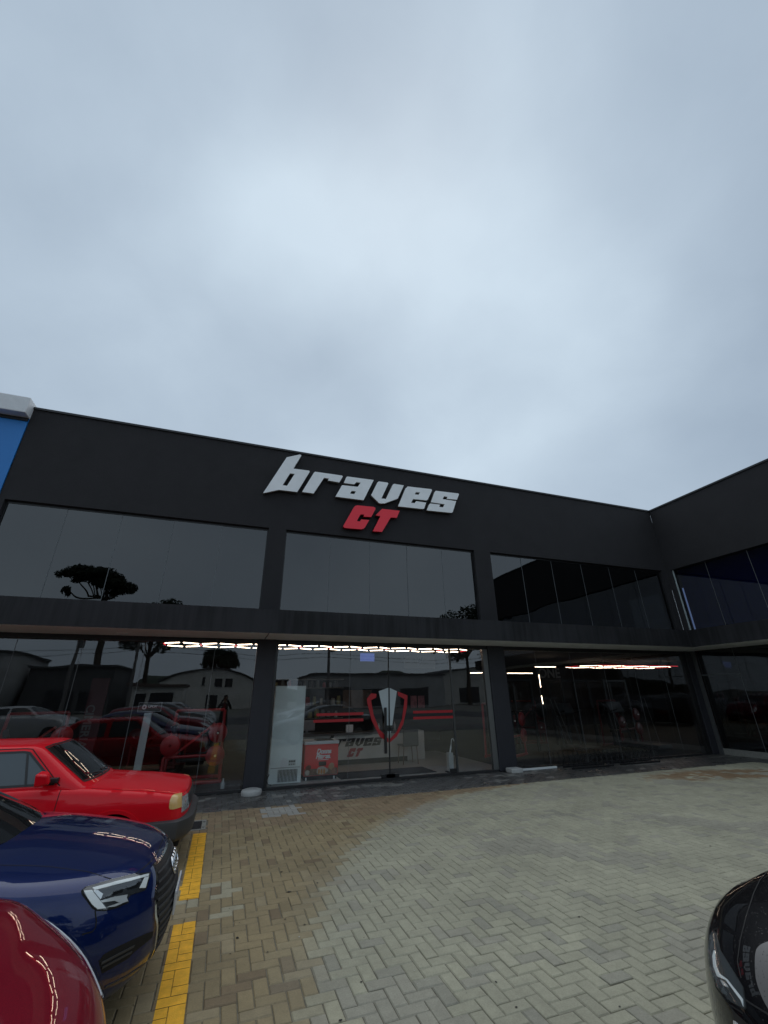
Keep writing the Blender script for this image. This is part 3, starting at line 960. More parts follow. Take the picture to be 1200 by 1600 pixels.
# things on and behind the desk
o = MB().box(3.42, 3.62, 12.9, 12.95, .79, .98).obj('card_holder', 'white_paint'); tag(o, 'small white card standing on the reception desk', 'card')
mo = empty('monitor', (2.35, 13.1, .79)); tag(mo, 'grey monitor back at the left end of the reception desk', 'monitor')
m_ = MB(); m_.box(2.12, 2.55, 13.05, 13.08, .86, 1.12); bevel(m_.obj('screen', mat('grey_plastic', (.22, .22, .24), .4), mo), .008)
m_ = MB(); m_.box(2.30, 2.37, 13.08, 13.12, .80, .95); m_.box(2.22, 2.45, 13.0, 13.2, .79, .80); m_.obj('stand', 'grey_plastic', mo)
for k, (x, h, col, lab) in enumerate(((4.45, .20, (.3, .3, .28), 'clear shaker bottle'), (4.62, .24, (.25, .26, .25), 'tall clear bottle'), (4.78, .18, (.12, .2, .1), 'small green bottle'), (4.95, .22, (.32, .3, .3), 'pale bottle'))):
    mb = MB(); mb.lathe([(0, .79), (.035, .79), (.037, .80), (.037, .79 + h * .65), (.014, .79 + h * .85), (.014, .79 + h), (0, .79 + h)], (x, 13.05, 0), 14)
    tag(mb.obj('bottle', mat('bottle_%d' % k, col, .2), None, True), lab + ' near the right end of the reception desk', 'bottle', 'bottles on the desk')
# back shelf with jars
sh = empty('wall_shelf', (3.4, 15.2, 0)); tag(sh, 'dark wall shelves with supplement jars behind the reception desk', 'shelf')
mat('wood_brown', (0.11, 0.065, 0.04), 0.5, var=.25, vscale=4)
mat('shelf_grey', (.16, .16, .15), .5)
m_ = MB(); m_.box(1.4, 4.6, 15.55, 15.6, .0, 2.35); m_.obj('back_panel', 'interior_dark', sh)
for z in (1.05, 1.45, 1.98, 2.25):
    m_ = MB(); m_.box(1.5, 3.9, 15.2, 15.55, z, z + .03); m_.obj('shelf_board', 'shelf_grey', sh)
m_ = MB(); m_.box(3.95, 5.0, 15.45, 15.5, 1.35, 1.92); m_.obj('wood_panel', 'wood_brown', sh)
rr = random.Random(4); nj_count = {}
ORD = 'first second third fourth fifth sixth seventh eighth ninth tenth eleventh twelfth thirteenth fourteenth fifteenth sixteenth'.split()
JC = [(.35, .35, .33), (.05, .05, .055), (.25, .24, .1), (.3, .04, .05), (.14, .16, .17), (.45, .45, .43)]
for z in (1.08, 1.48, 2.01):
    x = 1.6
    while x < 3.85:
        r_ = rr.uniform(.05, .085); h = rr.uniform(.16, .28)
        ci = rr.randrange(6)
        mb = MB(); mb.lathe([(0, z), (r_, z), (r_, z + h * .8), (r_ * .8, z + h * .84), (r_ * .8, z + h), (0, z + h)], (x, 15.35, 0), 12)
        nj = int(nj_count.get(z, 0)); nj_count[z] = nj + 1
        tag(mb.obj('supplement_jar', mat('jar_%d' % ci, JC[ci], .35)), ['white', 'black', 'olive', 'red', 'slate', 'pale grey'][ci] + ' supplement jar, ' + ORD[nj] + ' from the left on the ' + {1.08: 'lowest', 1.48: 'middle', 2.01: 'highest'}[z] + ' shelf behind the desk', 'jar', 'jars on the back shelves')
        x += r_ * 2 + rr.uniform(.03, .16)
# wall pictures, screen
def panel(px0, py0, px1, py1, y, name, m, label, cat, th=.03):
    a, b = atY(px0, py1, y), atY(px1, py0, y)
    o = MB().box(a.x, b.x, y, y + th, a.z, b.z).obj(name, m); tag(o, label, cat); return o, a, b
panel(563, 1021, 585, 1033, 15.3, 'wall_screen', mat('screen_blue', (.02, .03, .1), .3, emit=(.10, .16, .55), estr=.5), 'glowing blue screen hung high above the reception desk', 'screen')
o, a, b = panel(632, 1024, 679, 1044, 16.5, 'wall_picture', mat('picture_grey', (.20, .20, .19), .5), 'pale wall picture with a V mark right of the entrance door', 'picture')
text_obj('mark', 'V', .45, face_front((a.x + b.x) / 2, 16.495, (a.z + b.z) / 2), 'desk_black', o, bold=.004)
for k, (p0, p1, l_) in enumerate(((642, 651, 'left'), (653.5, 663, 'right'))):
    panel(p0, 1087, p1, 1106, 14.9, 'poster', mat('poster_pink', (.34, .13, .15), .5, var=.5, vscale=8), l_ + ' of two small pinkish posters behind the right door leaf', 'poster', .006)
text_obj('letters', 'ONE', .62, face_front(14.95, 17.9, 2.62), mat('letters_grey', (.16, .16, .16), .5), None, bold=.012, depth=.01)
o = bpy.data.objects['letters']; tag(o, 'dim grey letters ONE on the dark wall inside the right bay', 'lettering')
# chair at the desk
ch = empty('chair', (5.05, 12.3, .012)); tag(ch, 'grey shell chair in front of the reception desk', 'chair')
mat('chair_grey', (.07, .075, .075), .5)
m_ = MB(); m_.box(4.82, 5.28, 12.1, 12.55, .44, .48); bevel(m_.obj('seat', 'chair_grey', ch), .015)
m_ = MB(); m_.box(4.82, 5.28, 12.06, 12.10, .46, .86); bevel(m_.obj('backrest', 'chair_grey', ch), .015)
for x in (4.86, 5.24):
    for y in (12.13, 12.5):
        m_ = MB(); m_.tube([(x, y, .44), (x + (.03 if x > 5 else -.03), y, .012)], .012, 6); m_.obj('leg', 'wood_brown', ch)

# fridge seen from behind, chest freezer
fr = empty('refrigerator', (1.46, 10.72, .012)); tag(fr, 'tall upright refrigerator showing its pale grey back to the glass', 'refrigerator')
mat('fridge_back', (0.76, 0.82, 0.81), 0.42, var=.06, vscale=2); mat('fridge_edge', (.75, .79, .78), .35)
m_ = MB(); m_.box(1.145, 1.805, 10.66, 11.22, .03, 1.965); bevel(m_.obj('cabinet', 'fridge_back', fr), .008)
m_ = MB(); m_.box(1.128, 1.150, 10.640, 10.665, .03, 1.97); m_.box(1.797, 1.820, 10.640, 10.665, .03, 1.97); m_.box(1.150, 1.797, 10.640, 10.665, 1.955, 1.97); m_.obj('edge_trim', 'fridge_edge', fr)
m_ = MB(); m_.box(1.16, 1.79, 10.650, 10.655, .32, .33); m_.obj('seam', 'grey_plastic', fr)
m_ = MB(); m_.box(1.32, 1.74, 10.652, 10.658, .06, .29); m_.obj('vent_recess', 'car_vent' if 'car_vent' in MATS else mat('vent_dark', (.03, .032, .035), .6), fr)
for q in range(14):
    m_ = MB(); m_.box(1.330 + q * .0295, 1.338 + q * .0295, 10.646, 10.652, .06, .29); m_.obj('vent_slat', 'fridge_back', fr)
m_ = MB(); m_.box(1.36, 1.52, 10.652, 10.658, .335, .47); m_.box(1.40, 1.50, 10.652, 10.658, .475, .505); m_.obj('sticker', 'white_paint', fr)
m_ = MB(); m_.box(1.535, 1.69, 10.652, 10.658, .36, .47); m_.obj('rating_label', mat('label_pale', (.5, .53, .53), .5), fr)
m_ = MB()
for q in range(4):
    m_.box(1.545 + q * .036, 1.572 + q * .036, 10.648, 10.652, .425, .455)
for q in range(3):
    m_.box(1.55 + q * .045, 1.57 + q * .045, 10.648, 10.652, .375, .392)
m_.obj('label_print', 'desk_black', fr)
m_ = MB(); m_.tube([(1.14, 10.64, .22), (1.09, 10.62, .12), (1.13, 10.60, .04), (1.2, 10.6, .03)], .012, 6); m_.obj('power_cord', 'black_rubber', fr)

fz_ = empty('chest_freezer', (2.3, 11.1, .012)); tag(fz_, 'red chest freezer with white lettering and a food picture, beside the refrigerator', 'freezer')
mat('freezer_red', (0.72, 0.04, 0.05), .35, var=.04)
m_ = MB(); m_.box(1.92, 2.70, 10.86, 11.42, .10, .72); bevel(m_.obj('cabinet', 'freezer_red', fz_), .01)
m_ = MB(); m_.box(1.905, 2.715, 10.845, 11.44, .72, .785); bevel(m_.obj('lid', 'white_paint', fz_), .012)
m_ = MB(); m_.box(2.2, 2.6, 10.95, 11.3, .785, .80); m_.obj('lid_glass', mat('lid_dark', (.05, .05, .055), .2), fz_)
m_ = MB(); m_.box(1.94, 2.68, 10.90, 11.4, .012, .10); m_.obj('base', 'black_rubber', fz_)
for k in range(2):
    for q in (1.98, 2.62):
        m_ = MB(); m_.lathe([(0, -.015), (.03, -.015), (.03, .015), (0, .015)], (q, 10.9 + k * .4, .042), 12, 'x'); m_.obj('caster', 'white_paint', fz_)
text_obj('lettering', 'Donna', .135, face_front(2.355, 10.852, .575), 'white_paint', fz_, shear=.3, bold=.006, sx=.92)
text_obj('lettering', 'Fitness.', .125, face_front(2.345, 10.852, .475), 'white_paint', fz_, shear=.3, bold=.006, sx=.92)
m_ = MB(); m_.box(2.22, 2.47, 10.850, 10.854, .405, .415); m_.obj('tagline', 'white_paint', fz_)
# food picture on the front: plain shapes in the same colours
def blob(cx, cz, rx, rz_, m, y):
    return prism('food_print', [(cx + rx * math.cos(a) * (1 + .12 * math.sin(3 * a + cx * 9)), cz + rz_ * math.sin(a)) for a in np.linspace(0, 2 * math.pi, 15)[:-1]], [], y, y + .001, m, fz_)
m_ = MB(); m_.box(1.932, 2.688, 10.8565, 10.8585, .11, .24); m_.obj('food_print', mat('print_brown', (.20, .13, .10), .5, var=.5, vscale=14), fz_)
for q, (cx, cz, rx, rz_, col) in enumerate(((2.02, .26, .06, .06, (.14, .05, .04)), (2.0, .17, .05, .05, (.45, .42, .38)), (2.55, .27, .07, .07, (.42, .26, .17)), (2.60, .18, .05, .06, (.30, .16, .12)), (2.33, .20, .13, .08, (.42, .40, .36)))):
    blob(cx, cz, rx, rz_, mat('print_%d' % q, col, .5, var=.2, vscale=20), 10.8545 - q * .0004)
for q in range(3):
    blob(2.26 + q * .06, .18, .022, .055, mat('print_orange', (.50, .22, .07), .5, var=.25, vscale=20), 10.851)
m_ = MB(); m_.box(2.25, 2.42, 10.8495, 10.8525, .29, .375); bevel(m_.obj('print_label', 'desk_black', fz_), .012)

# door mat, umbrella bin, bottle
o = MB().box(2.75, 5.15, 10.72, 11.62, .0125, .022).obj('door_mat', mat('mat_dark', (.025, .027, .027), .9, var=.2, vscale=60)); tag(o, 'wide dark door mat just inside the entrance', 'mat')
ub = empty('umbrella_bin', (5.45, 10.62, .012)); tag(ub, 'narrow white umbrella bin inside the right door leaf', 'umbrella bin')
m_ = MB(); m_.box(5.40, 5.41, 10.54, 10.66, .03, .43); m_.box(5.51, 5.52, 10.54, 10.66, .03, .43); m_.box(5.41, 5.51, 10.54, 10.55, .03, .43); m_.box(5.41, 5.51, 10.65, 10.66, .03, .43); m_.obj('bin', mat('bin_grey', (.48, .50, .50), .4), ub)
m_ = MB(); m_.box(5.36, 5.56, 10.5, 10.7, .012, .035); m_.obj('tray', 'black_rubber', ub)
um = empty('umbrella', (5.46, 10.6, .05)); tag(um, 'furled white umbrella with a hooked handle standing in the bin', 'umbrella')
m_ = MB(); m_.tube([(5.44, 10.6, .06), (5.47, 10.6, .42), (5.50, 10.6, .53), (5.515, 10.6, .60)], [.014, .022, .020, .009], 10); m_.obj('canopy', 'white_paint', um, True)
m_ = MB(); m_.tube([(5.512, 10.6, .58), (5.53, 10.6, .68)] + [(5.565 - .035 * math.cos(a), 10.6, .69 + .035 * math.sin(a)) for a in np.linspace(0, math.pi, 8)] + [(5.6, 10.6, .665)], .010, 8); m_.obj('handle', 'white_paint', um, True)
bt = MB(); bt.lathe([(0, .045), (.04, .045), (.042, .06), (.042, .14), (.016, .19), (.016, .23), (0, .23)], (.22, 10.52, 0), 14)
tag(bt.obj('bottle', mat('bottle_pale', (.35, .36, .37), .2), None, True), 'clear spray bottle standing inside the glass near the first column', 'bottle')

# information post
ks = empty('information_post', (-1.42, 10.75, .01)); tag(ks, 'slim silver post with a dark sign plate inside the left bay', 'post')
m_ = MB(); m_.box(-1.50, -1.36, 10.74, 10.79, .03, 1.46); bevel(m_.obj('post', mat('post_silver', (.40, .45, .46), .35, metal=.3), ks), .006)
m_ = MB(); m_.box(-1.60, -1.22, 10.6, 10.95, .01, .03); m_.obj('base_plate', 'steel', ks)
m_ = MB(); m_.box(-1.63, -1.20, 10.73, 10.76, 1.49, 1.66); sp_ = bevel(m_.obj('sign_plate', 'desk_black', ks), .006)
m_ = MB()
for a in ((-1.63, -1.20, 1.655, 1.667), (-1.63, -1.20, 1.483, 1.493), (-1.637, -1.627, 1.483, 1.667), (-1.203, -1.193, 1.483, 1.667)):
    m_.box(a[0], a[1], 10.722, 10.729, a[2], a[3])
m_.obj('sign_frame', 'grey_plastic', ks)
m_ = MB()
for k in range(20):
    a0, a1 = 2 * math.pi * k / 20, 2 * math.pi * (k + 1) / 20
    n0 = len(m_.v)
    m_.add([(-1.52 + r_ * math.cos(a), 10.726, 1.575 + r_ * math.sin(a)) for r_, a in ((.018, a0), (.018, a1), (.045, a1), (.045, a0))], [(0, 1, 2, 3)])
m_.obj('sign_ring', mat('ring_pink', (.5, .42, .43), .5), ks)
text_obj('sign_text', 'UFOX', .06, face_front(-1.37, 10.726, 1.585), 'label_pale', ks, shear=.2, bold=.002)

# red banner column
bn = empty('banner', (-2.75, 12.4, .01)); tag(bn, 'tall dark red banner with pale upright lettering inside the left bay', 'banner')
m_ = MB(); m_.box(-2.98, -2.62, 12.4, 12.46, .3, 2.2); m_.obj('panel', mat('banner_red', (.055, .004, .008), .6), bn)
m_ = MB(); m_.box(-3.06, -2.54, 12.36, 12.62, .01, .30); m_.obj('base', 'black_metal', bn)
text_obj('lettering', 'CIMERIAN', .24, Matrix.Translation((-2.88, 12.395, 1.08)) @ Matrix.Rotation(R(90), 4, 'X') @ Matrix.Rotation(R(-90), 4, 'Z'), mat('banner_letters', (.13, .13, .13), .5), bn, bold=.004)

# training machines
mat('machine_red', (0.30, 0.018, 0.022), .35); mat('machine_black', (.018, .018, .019), .5)
def machine(name, loc, rz, lab, red='machine_red', plates=True):
    r_ = empty(name, loc, rz); tag(r_, lab, 'gym machine', 'training machines')
    def part(mb, nm, m, sm=False):
        o = mb.obj(nm, m, None, sm); o.parent = r_
    for y in (-.35, .35):
        mb = MB(); mb.tube([(-.65, y, .04), (.65, y, .04)], .04, 8); part(mb, 'base_rail', red)
    for x in (-.6, .6):
        mb = MB(); mb.tube([(x, -.35, .05), (x, -.35, .55)], .032, 8); part(mb, 'post', red)
        mb = MB(); mb.tube([(x, .35, .05), (x * .9, .35, 1.45)], .035, 8); part(mb, 'post', red)
    mb = MB(); mb.tube([(-.6, -.35, .55), (.6, -.35, .55)], .03, 8); part(mb, 'cross_bar', red)
    mb = MB(); mb.tube([(-.54, .35, 1.45), (.54, .35, 1.45)], .035, 8); part(mb, 'cross_bar', red)
    mb = MB(); mb.tube([(-.5, -.3, .5), (.35, .3, 1.15)], .03, 8); part(mb, 'lever', red)
    mb = MB(); mb.box(-.35, .3, -.22, .22, .42, .52); o = mb.obj('seat_pad', 'machine_black'); o.parent = r_; bevel(o, .03)
    mb = MB(); mb.cbox((-.42, 0, .85), (.10, .40, .65), Matrix.Rotation(-.35, 3, 'Y')); o = mb.obj('back_pad', 'machine_black'); o.parent = r_; bevel(o, .03)
    if plates:
        for (x, z) in ((-.5, .78), (.45, 1.0), (.45, .55)):
            mb = MB(); mb.lathe([(0.03, -.025), (.19, -.025), (.20, -.01), (.20, .01), (.19, .025), (.03, .025)], (x, -.42, z), 26, 'y'); part(mb, 'weight_plate', red, True)
            mb = MB(); mb.tube([(x, -.5, z), (x, -.3, z)], .024, 10); part(mb, 'plate_peg', 'chrome')
    return r_
machine('leg_press', (-.45, 11.75, .01), 0, 'red plate loaded machine near the glass behind the boxy red car')
machine('chest_press', (-3.75, 12.2, .01), .35, 'red machine farthest left inside the first bay')
machine('row_machine', (-1.5, 14.6, .01), -.3, 'dark red machine deeper inside the first bay', mat('machine_dark', (.10, .01, .012), .4))
def rack(loc, rz, lab):
    r_ = empty('squat_rack', loc, rz); tag(r_, lab, 'rack', 'black racks')
    for x in (-.55, .55):
        for y in (-.4, .4):
            mb = MB(); mb.box(x - .035, x + .035, y - .035, y + .035, 0, 2.2); o = mb.obj('post', 'machine_black'); o.parent = r_
        mb = MB(); mb.box(x - .03, x + .03, -.365, .365, 2.1, 2.16); o = mb.obj('top_bar', 'machine_black'); o.parent = r_
    for y in (-.4, .4):
        mb = MB(); mb.box(-.515, .515, y - .03, y + .03, 2.12, 2.18); o = mb.obj('cross_bar', 'machine_black'); o.parent = r_
    mb = MB(); mb.tube([(-1.0, -.45, 1.2), (1.0, -.45, 1.2)], .014, 8); o = mb.obj('barbell', 'chrome'); o.parent = r_
    for x in (-.85, .85):
        mb = MB(); mb.lathe([(.02, -.03), (.22, -.03), (.22, .03), (.02, .03)], (x, -.45, 1.2), 24, 'x'); o = mb.obj('weight_plate', 'black_rubber', None, True); o.parent = r_
rack((9.3, 13.2, .01), .2, 'black squat rack nearest the second column in the right bay')
rack((12.3, 13.8, .01), -.1, 'black squat rack in the middle of the right bay')
rack((14.6, 14.2, .01), .0, 'black squat rack at the corner end of the right bay')
machine('cable_machine', (8.3, 12.4, .01), .5, 'dark machine with red plates just right of the second column')
machine('pulldown_machine', (11.2, 15.2, .01), -.4, 'dark machine with red plates deep in the right bay', 'machine_dark')
machine('curl_machine', (13.6, 13.0, .01), .2, 'dark machine with red plates near the corner column', 'machine_dark')
for q, (x, y, l_) in enumerate(((9.9, 11.2, 'slanted bright steel bar leaning near the treadmill in the right bay'), (10.9, 12.6, 'long steel bar standing in the middle of the right bay'), (13.35, 11.3, 'pale steel upright by the corner column'))):
    mb = MB(); mb.tube([(x, y, .02), (x - (.35 if q < 2 else .02), y + .2, 1.55)], .008, 8)
    tag(mb.obj('steel_bar', mat('bar_steel', (.12, .12, .12), .4, metal=.6)), l_, 'bar')
def treadmill(loc, rz, lab):
    r_ = empty('treadmill', loc, rz); tag(r_, lab, 'treadmill', 'treadmills')
    mb = MB(); mb.box(-.35, .35, -.8, .8, .05, .2); o = bevel(mb.obj('deck', 'machine_black'), .03); o.parent = r_
    for x in (-.36, .36):
        mb = MB(); mb.tube([(x, .6, .15), (x, .75, 1.1), (x, .35, 1.2)], .03, 8); o = mb.obj('handrail', 'machine_black'); o.parent = r_
    mb = MB(); mb.cbox((0, .72, 1.25), (.7, .08, .35), Matrix.Rotation(-.4, 3, 'X')); o = bevel(mb.obj('console', 'machine_black'), .02); o.parent = r_
treadmill((10.9, 11.8, .01), .1, 'black treadmill close to the glass in the right bay')
treadmill((13.2, 11.9, .01), .1, 'black treadmill by the corner column in the right bay')

# ------------------------------------------------------------------ small things on the walkway
mat('stone_white', (.46, .46, .44), .7, var=.12, vscale=12, bump=.3, bscale=30)
mb = MB(); mb.lathe([(0, .10), (.13, .10), (.185, .085), (.20, .05), (.19, .0)], (.76, 9.97, 0), 28)
tag(mb.obj('stone_block', 'stone_white', None, True), 'round flat white stone at the foot of the first column', 'stone')
mb = MB(); mb.box(6.70, 7.02, 9.86, 10.12, 0, .10)
tag(bevel(mb.obj('stone_block', 'stone_white'), .02), 'square white block at the foot of the second column', 'stone')
mb = MB(); mb.box(7.16, 8.22, 10.10, 10.16, .0, .045)
tag(bevel(mb.obj('white_bar', mat('bar_white', (.75, .77, .76), .35)), .008), 'white bar lying along the glass right of the second column', 'bar')
def bike_rack(x0, x1, y, lab):
    r_ = empty('bike_rack', ((x0 + x1) / 2, y, 0)); tag(r_, lab, 'bike rack', 'low bike racks')
    for yy in (y - .16, y + .16):
        mb = MB(); mb.box(x0, x1, yy - .02, yy + .02, .0, .04); mb.obj('base_rail', 'black_metal', r_)
    n = int((x1 - x0) / .15)
    for k in range(n + 1):
        x = x0 + (x1 - x0) * k / n
        mb = MB(); mb.tube([(x, y - .16, .03), (x, y - .14, .26), (x, y - .07, .31), (x, y + .03, .28), (x, y + .16, .03)], .009, 6); mb.obj('hoop', 'black_metal', r_)
bike_rack(8.40, 9.72, 9.93, 'black bike rack nearer the second column')
bike_rack(9.98, 11.36, 9.95, 'black bike rack nearer the inner corner')
# ------------------------------------------------------------------ cars
def sinterp(pts, s=0.04):
    pts = sorted(pts)
    xs = np.array([p[0] for p in pts]); ys = np.array([p[1] for p in pts])
    offs = np.linspace(-s, s, 9); wt = 1 - np.abs(offs) / (s * 1.15); wt /= wt.sum()
    def f(x):
        x = np.asarray(x, float)
        return sum(w_ * np.interp(x + o_, xs, ys) for o_, w_ in zip(offs, wt))
    return f
def smax(a, b, k):
    h = np.maximum(k - np.abs(a - b), 0) / k
    return np.maximum(a, b) + h * h * k * 0.25

def implicit_mesh(g, xA, xB, zc, nth=128, ncap=40, ncyl=60, rmax=3.0):
    """closed surface g=0 found along rays that leave the axis segment xB..xA at height zc"""
    dirs, orgs = [], []
    th = np.linspace(0, 2 * np.pi, nth, endpoint=False)
    rows = []
    ph = np.pi / 2 * (1 - np.linspace(0, 1, ncap + 1)[1:])     # nose
    for p in ph:
        rows.append((xA, p))
    for x in np.linspace(xA, xB, ncyl + 2)[1:-1]:
        rows.append((x, 0.0))
    for p in ph[::-1]:
        rows.append((xB, -p))
    O = [(xA, 0, zc)]; Dn = [(1, 0, 0)]
    for x, p in rows:
        for t in th:
            O.append((x, 0, zc)); Dn.append((math.sin(p), math.cos(p) * math.cos(t), math.cos(p) * math.sin(t)))
    O.append((xB, 0, zc)); Dn.append((-1, 0, 0))
    O = np.array(O, float); Dn = np.array(Dn, float)
    lo = np.zeros(len(O)); hi = np.full(len(O), rmax)
    for _ in range(34):
        m = (lo + hi) / 2
        P = O + Dn * m[:, None]
        ins = g(P[:, 0], P[:, 1], P[:, 2]) < 0
        lo = np.where(ins, m, lo); hi = np.where(ins, hi, m)
    P = O + Dn * lo[:, None]
    F = [(0, 1 + (k + 1) % nth, 1 + k) for k in range(nth)]
    F = [(0, 1 + k, 1 + (k + 1) % nth) for k in range(nth)]
    nr = len(rows)
    for r_ in range(nr - 1):
        a = 1 + r_ * nth; b = a + nth
        for k in range(nth):
            F.append((a + k, b + k, b + (k + 1) % nth, a + (k + 1) % nth))
    last = len(P) - 1; a = 1 + (nr - 1) * nth
    F += [(a + k, last, a + (k + 1) % nth) for k in range(nth)]
    return P, F

def paint(name, col, metal=0.0, rough=0.4, flake=0.0, drops=0.0, coat=1.0):
    m = mat(name, col, rough, metal=metal, coat=coat, coat_rough=0.01, spec=0.05)
    nt = m.node_tree; b = nt.nodes['Principled BSDF']
    t = nt.nodes.new('ShaderNodeTexCoord')
    if flake:
        v = nt.nodes.new('ShaderNodeTexNoise'); v.inputs['Scale'].default_value = 420; v.inputs['Detail'].default_value = 2
        nt.links.new(t.outputs['Object'], v.inputs['Vector'])
        r = nt.nodes.new('ShaderNodeMapRange'); r.inputs['From Min'].default_value = 0.3; r.inputs['From Max'].default_value = 0.7
        r.inputs['To Min'].default_value = 1 - flake; r.inputs['To Max'].default_value = 1 + flake
        nt.links.new(v.outputs['Fac'], r.inputs['Value'])
        s = nt.nodes.new('ShaderNodeVectorMath'); s.operation = 'SCALE'; s.inputs[0].default_value = col
        nt.links.new(r.outputs['Result'], s.inputs['Scale']); nt.links.new(s.outputs['Vector'], b.inputs['Base Color'])
    if drops:
        vo = nt.nodes.new('ShaderNodeTexVoronoi'); vo.inputs['Scale'].default_value = 95
        nt.links.new(t.outputs['Object'], vo.inputs['Vector'])
        r = nt.nodes.new('ShaderNodeMapRange'); r.inputs['From Min'].default_value = 0.22; r.inputs['From Max'].default_value = 0.0
        nt.links.new(vo.outputs['Distance'], r.inputs['Value'])
        gate = nt.nodes.new('ShaderNodeMath'); gate.operation = 'GREATER_THAN'; gate.inputs[1].default_value = 0.62
        sx = nt.nodes.new('ShaderNodeSeparateColor')
        nt.links.new(vo.outputs['Color'], sx.inputs[0]); nt.links.new(sx.outputs[0], gate.inputs[0])
        mu = nt.nodes.new('ShaderNodeMath'); mu.operation = 'MULTIPLY'
        nt.links.new(r.outputs['Result'], mu.inputs[0]); nt.links.new(gate.outputs[0], mu.inputs[1])
        bp = nt.nodes.new('ShaderNodeBump'); bp.inputs['Strength'].default_value = drops; bp.inputs['Distance'].default_value = 0.002
        nt.links.new(mu.outputs[0], bp.inputs['Height'])
        nt.links.new(bp.outputs['Normal'], b.inputs['Coat Normal']); nt.links.new(bp.outputs['Normal'], b.inputs['Normal'])
    return m
mat('car_glass', (0.012, 0.013, 0.014), 0.02, ior=1.55, spec=0.6)
mat('car_glass_pale', (0.075, 0.095, 0.105), 0.06, ior=1.55)  # side glass with a paler base colour than the other panes
mat('car_trim', (0.016, 0.016, 0.017), 0.45)
mat('car_trim_grey', (0.045, 0.046, 0.048), 0.5, var=0.1)
mat('car_gap', (0.004, 0.004, 0.004), 0.8)
mat('lamp_silver', (0.80, 0.82, 0.82), 0.20, metal=0.45)
mat('lamp_white', (0.82, 0.84, 0.83), 0.3)
mat('lamp_dark', (0.04, 0.042, 0.045), 0.25, metal=0.3)
mat('lamp_amber', (0.72, 0.46, 0.17), 0.2, coat=1.0)
mat('lamp_red', (0.35, 0.01, 0.01), 0.2, coat=1.0)
mat('tyre', (0.015, 0.015, 0.015), 0.8)
mat('plate', (0.55, 0.56, 0.55), 0.45)
glass_mat('lens', (0.92, 0.94, 0.94), 1.5, 1.6)

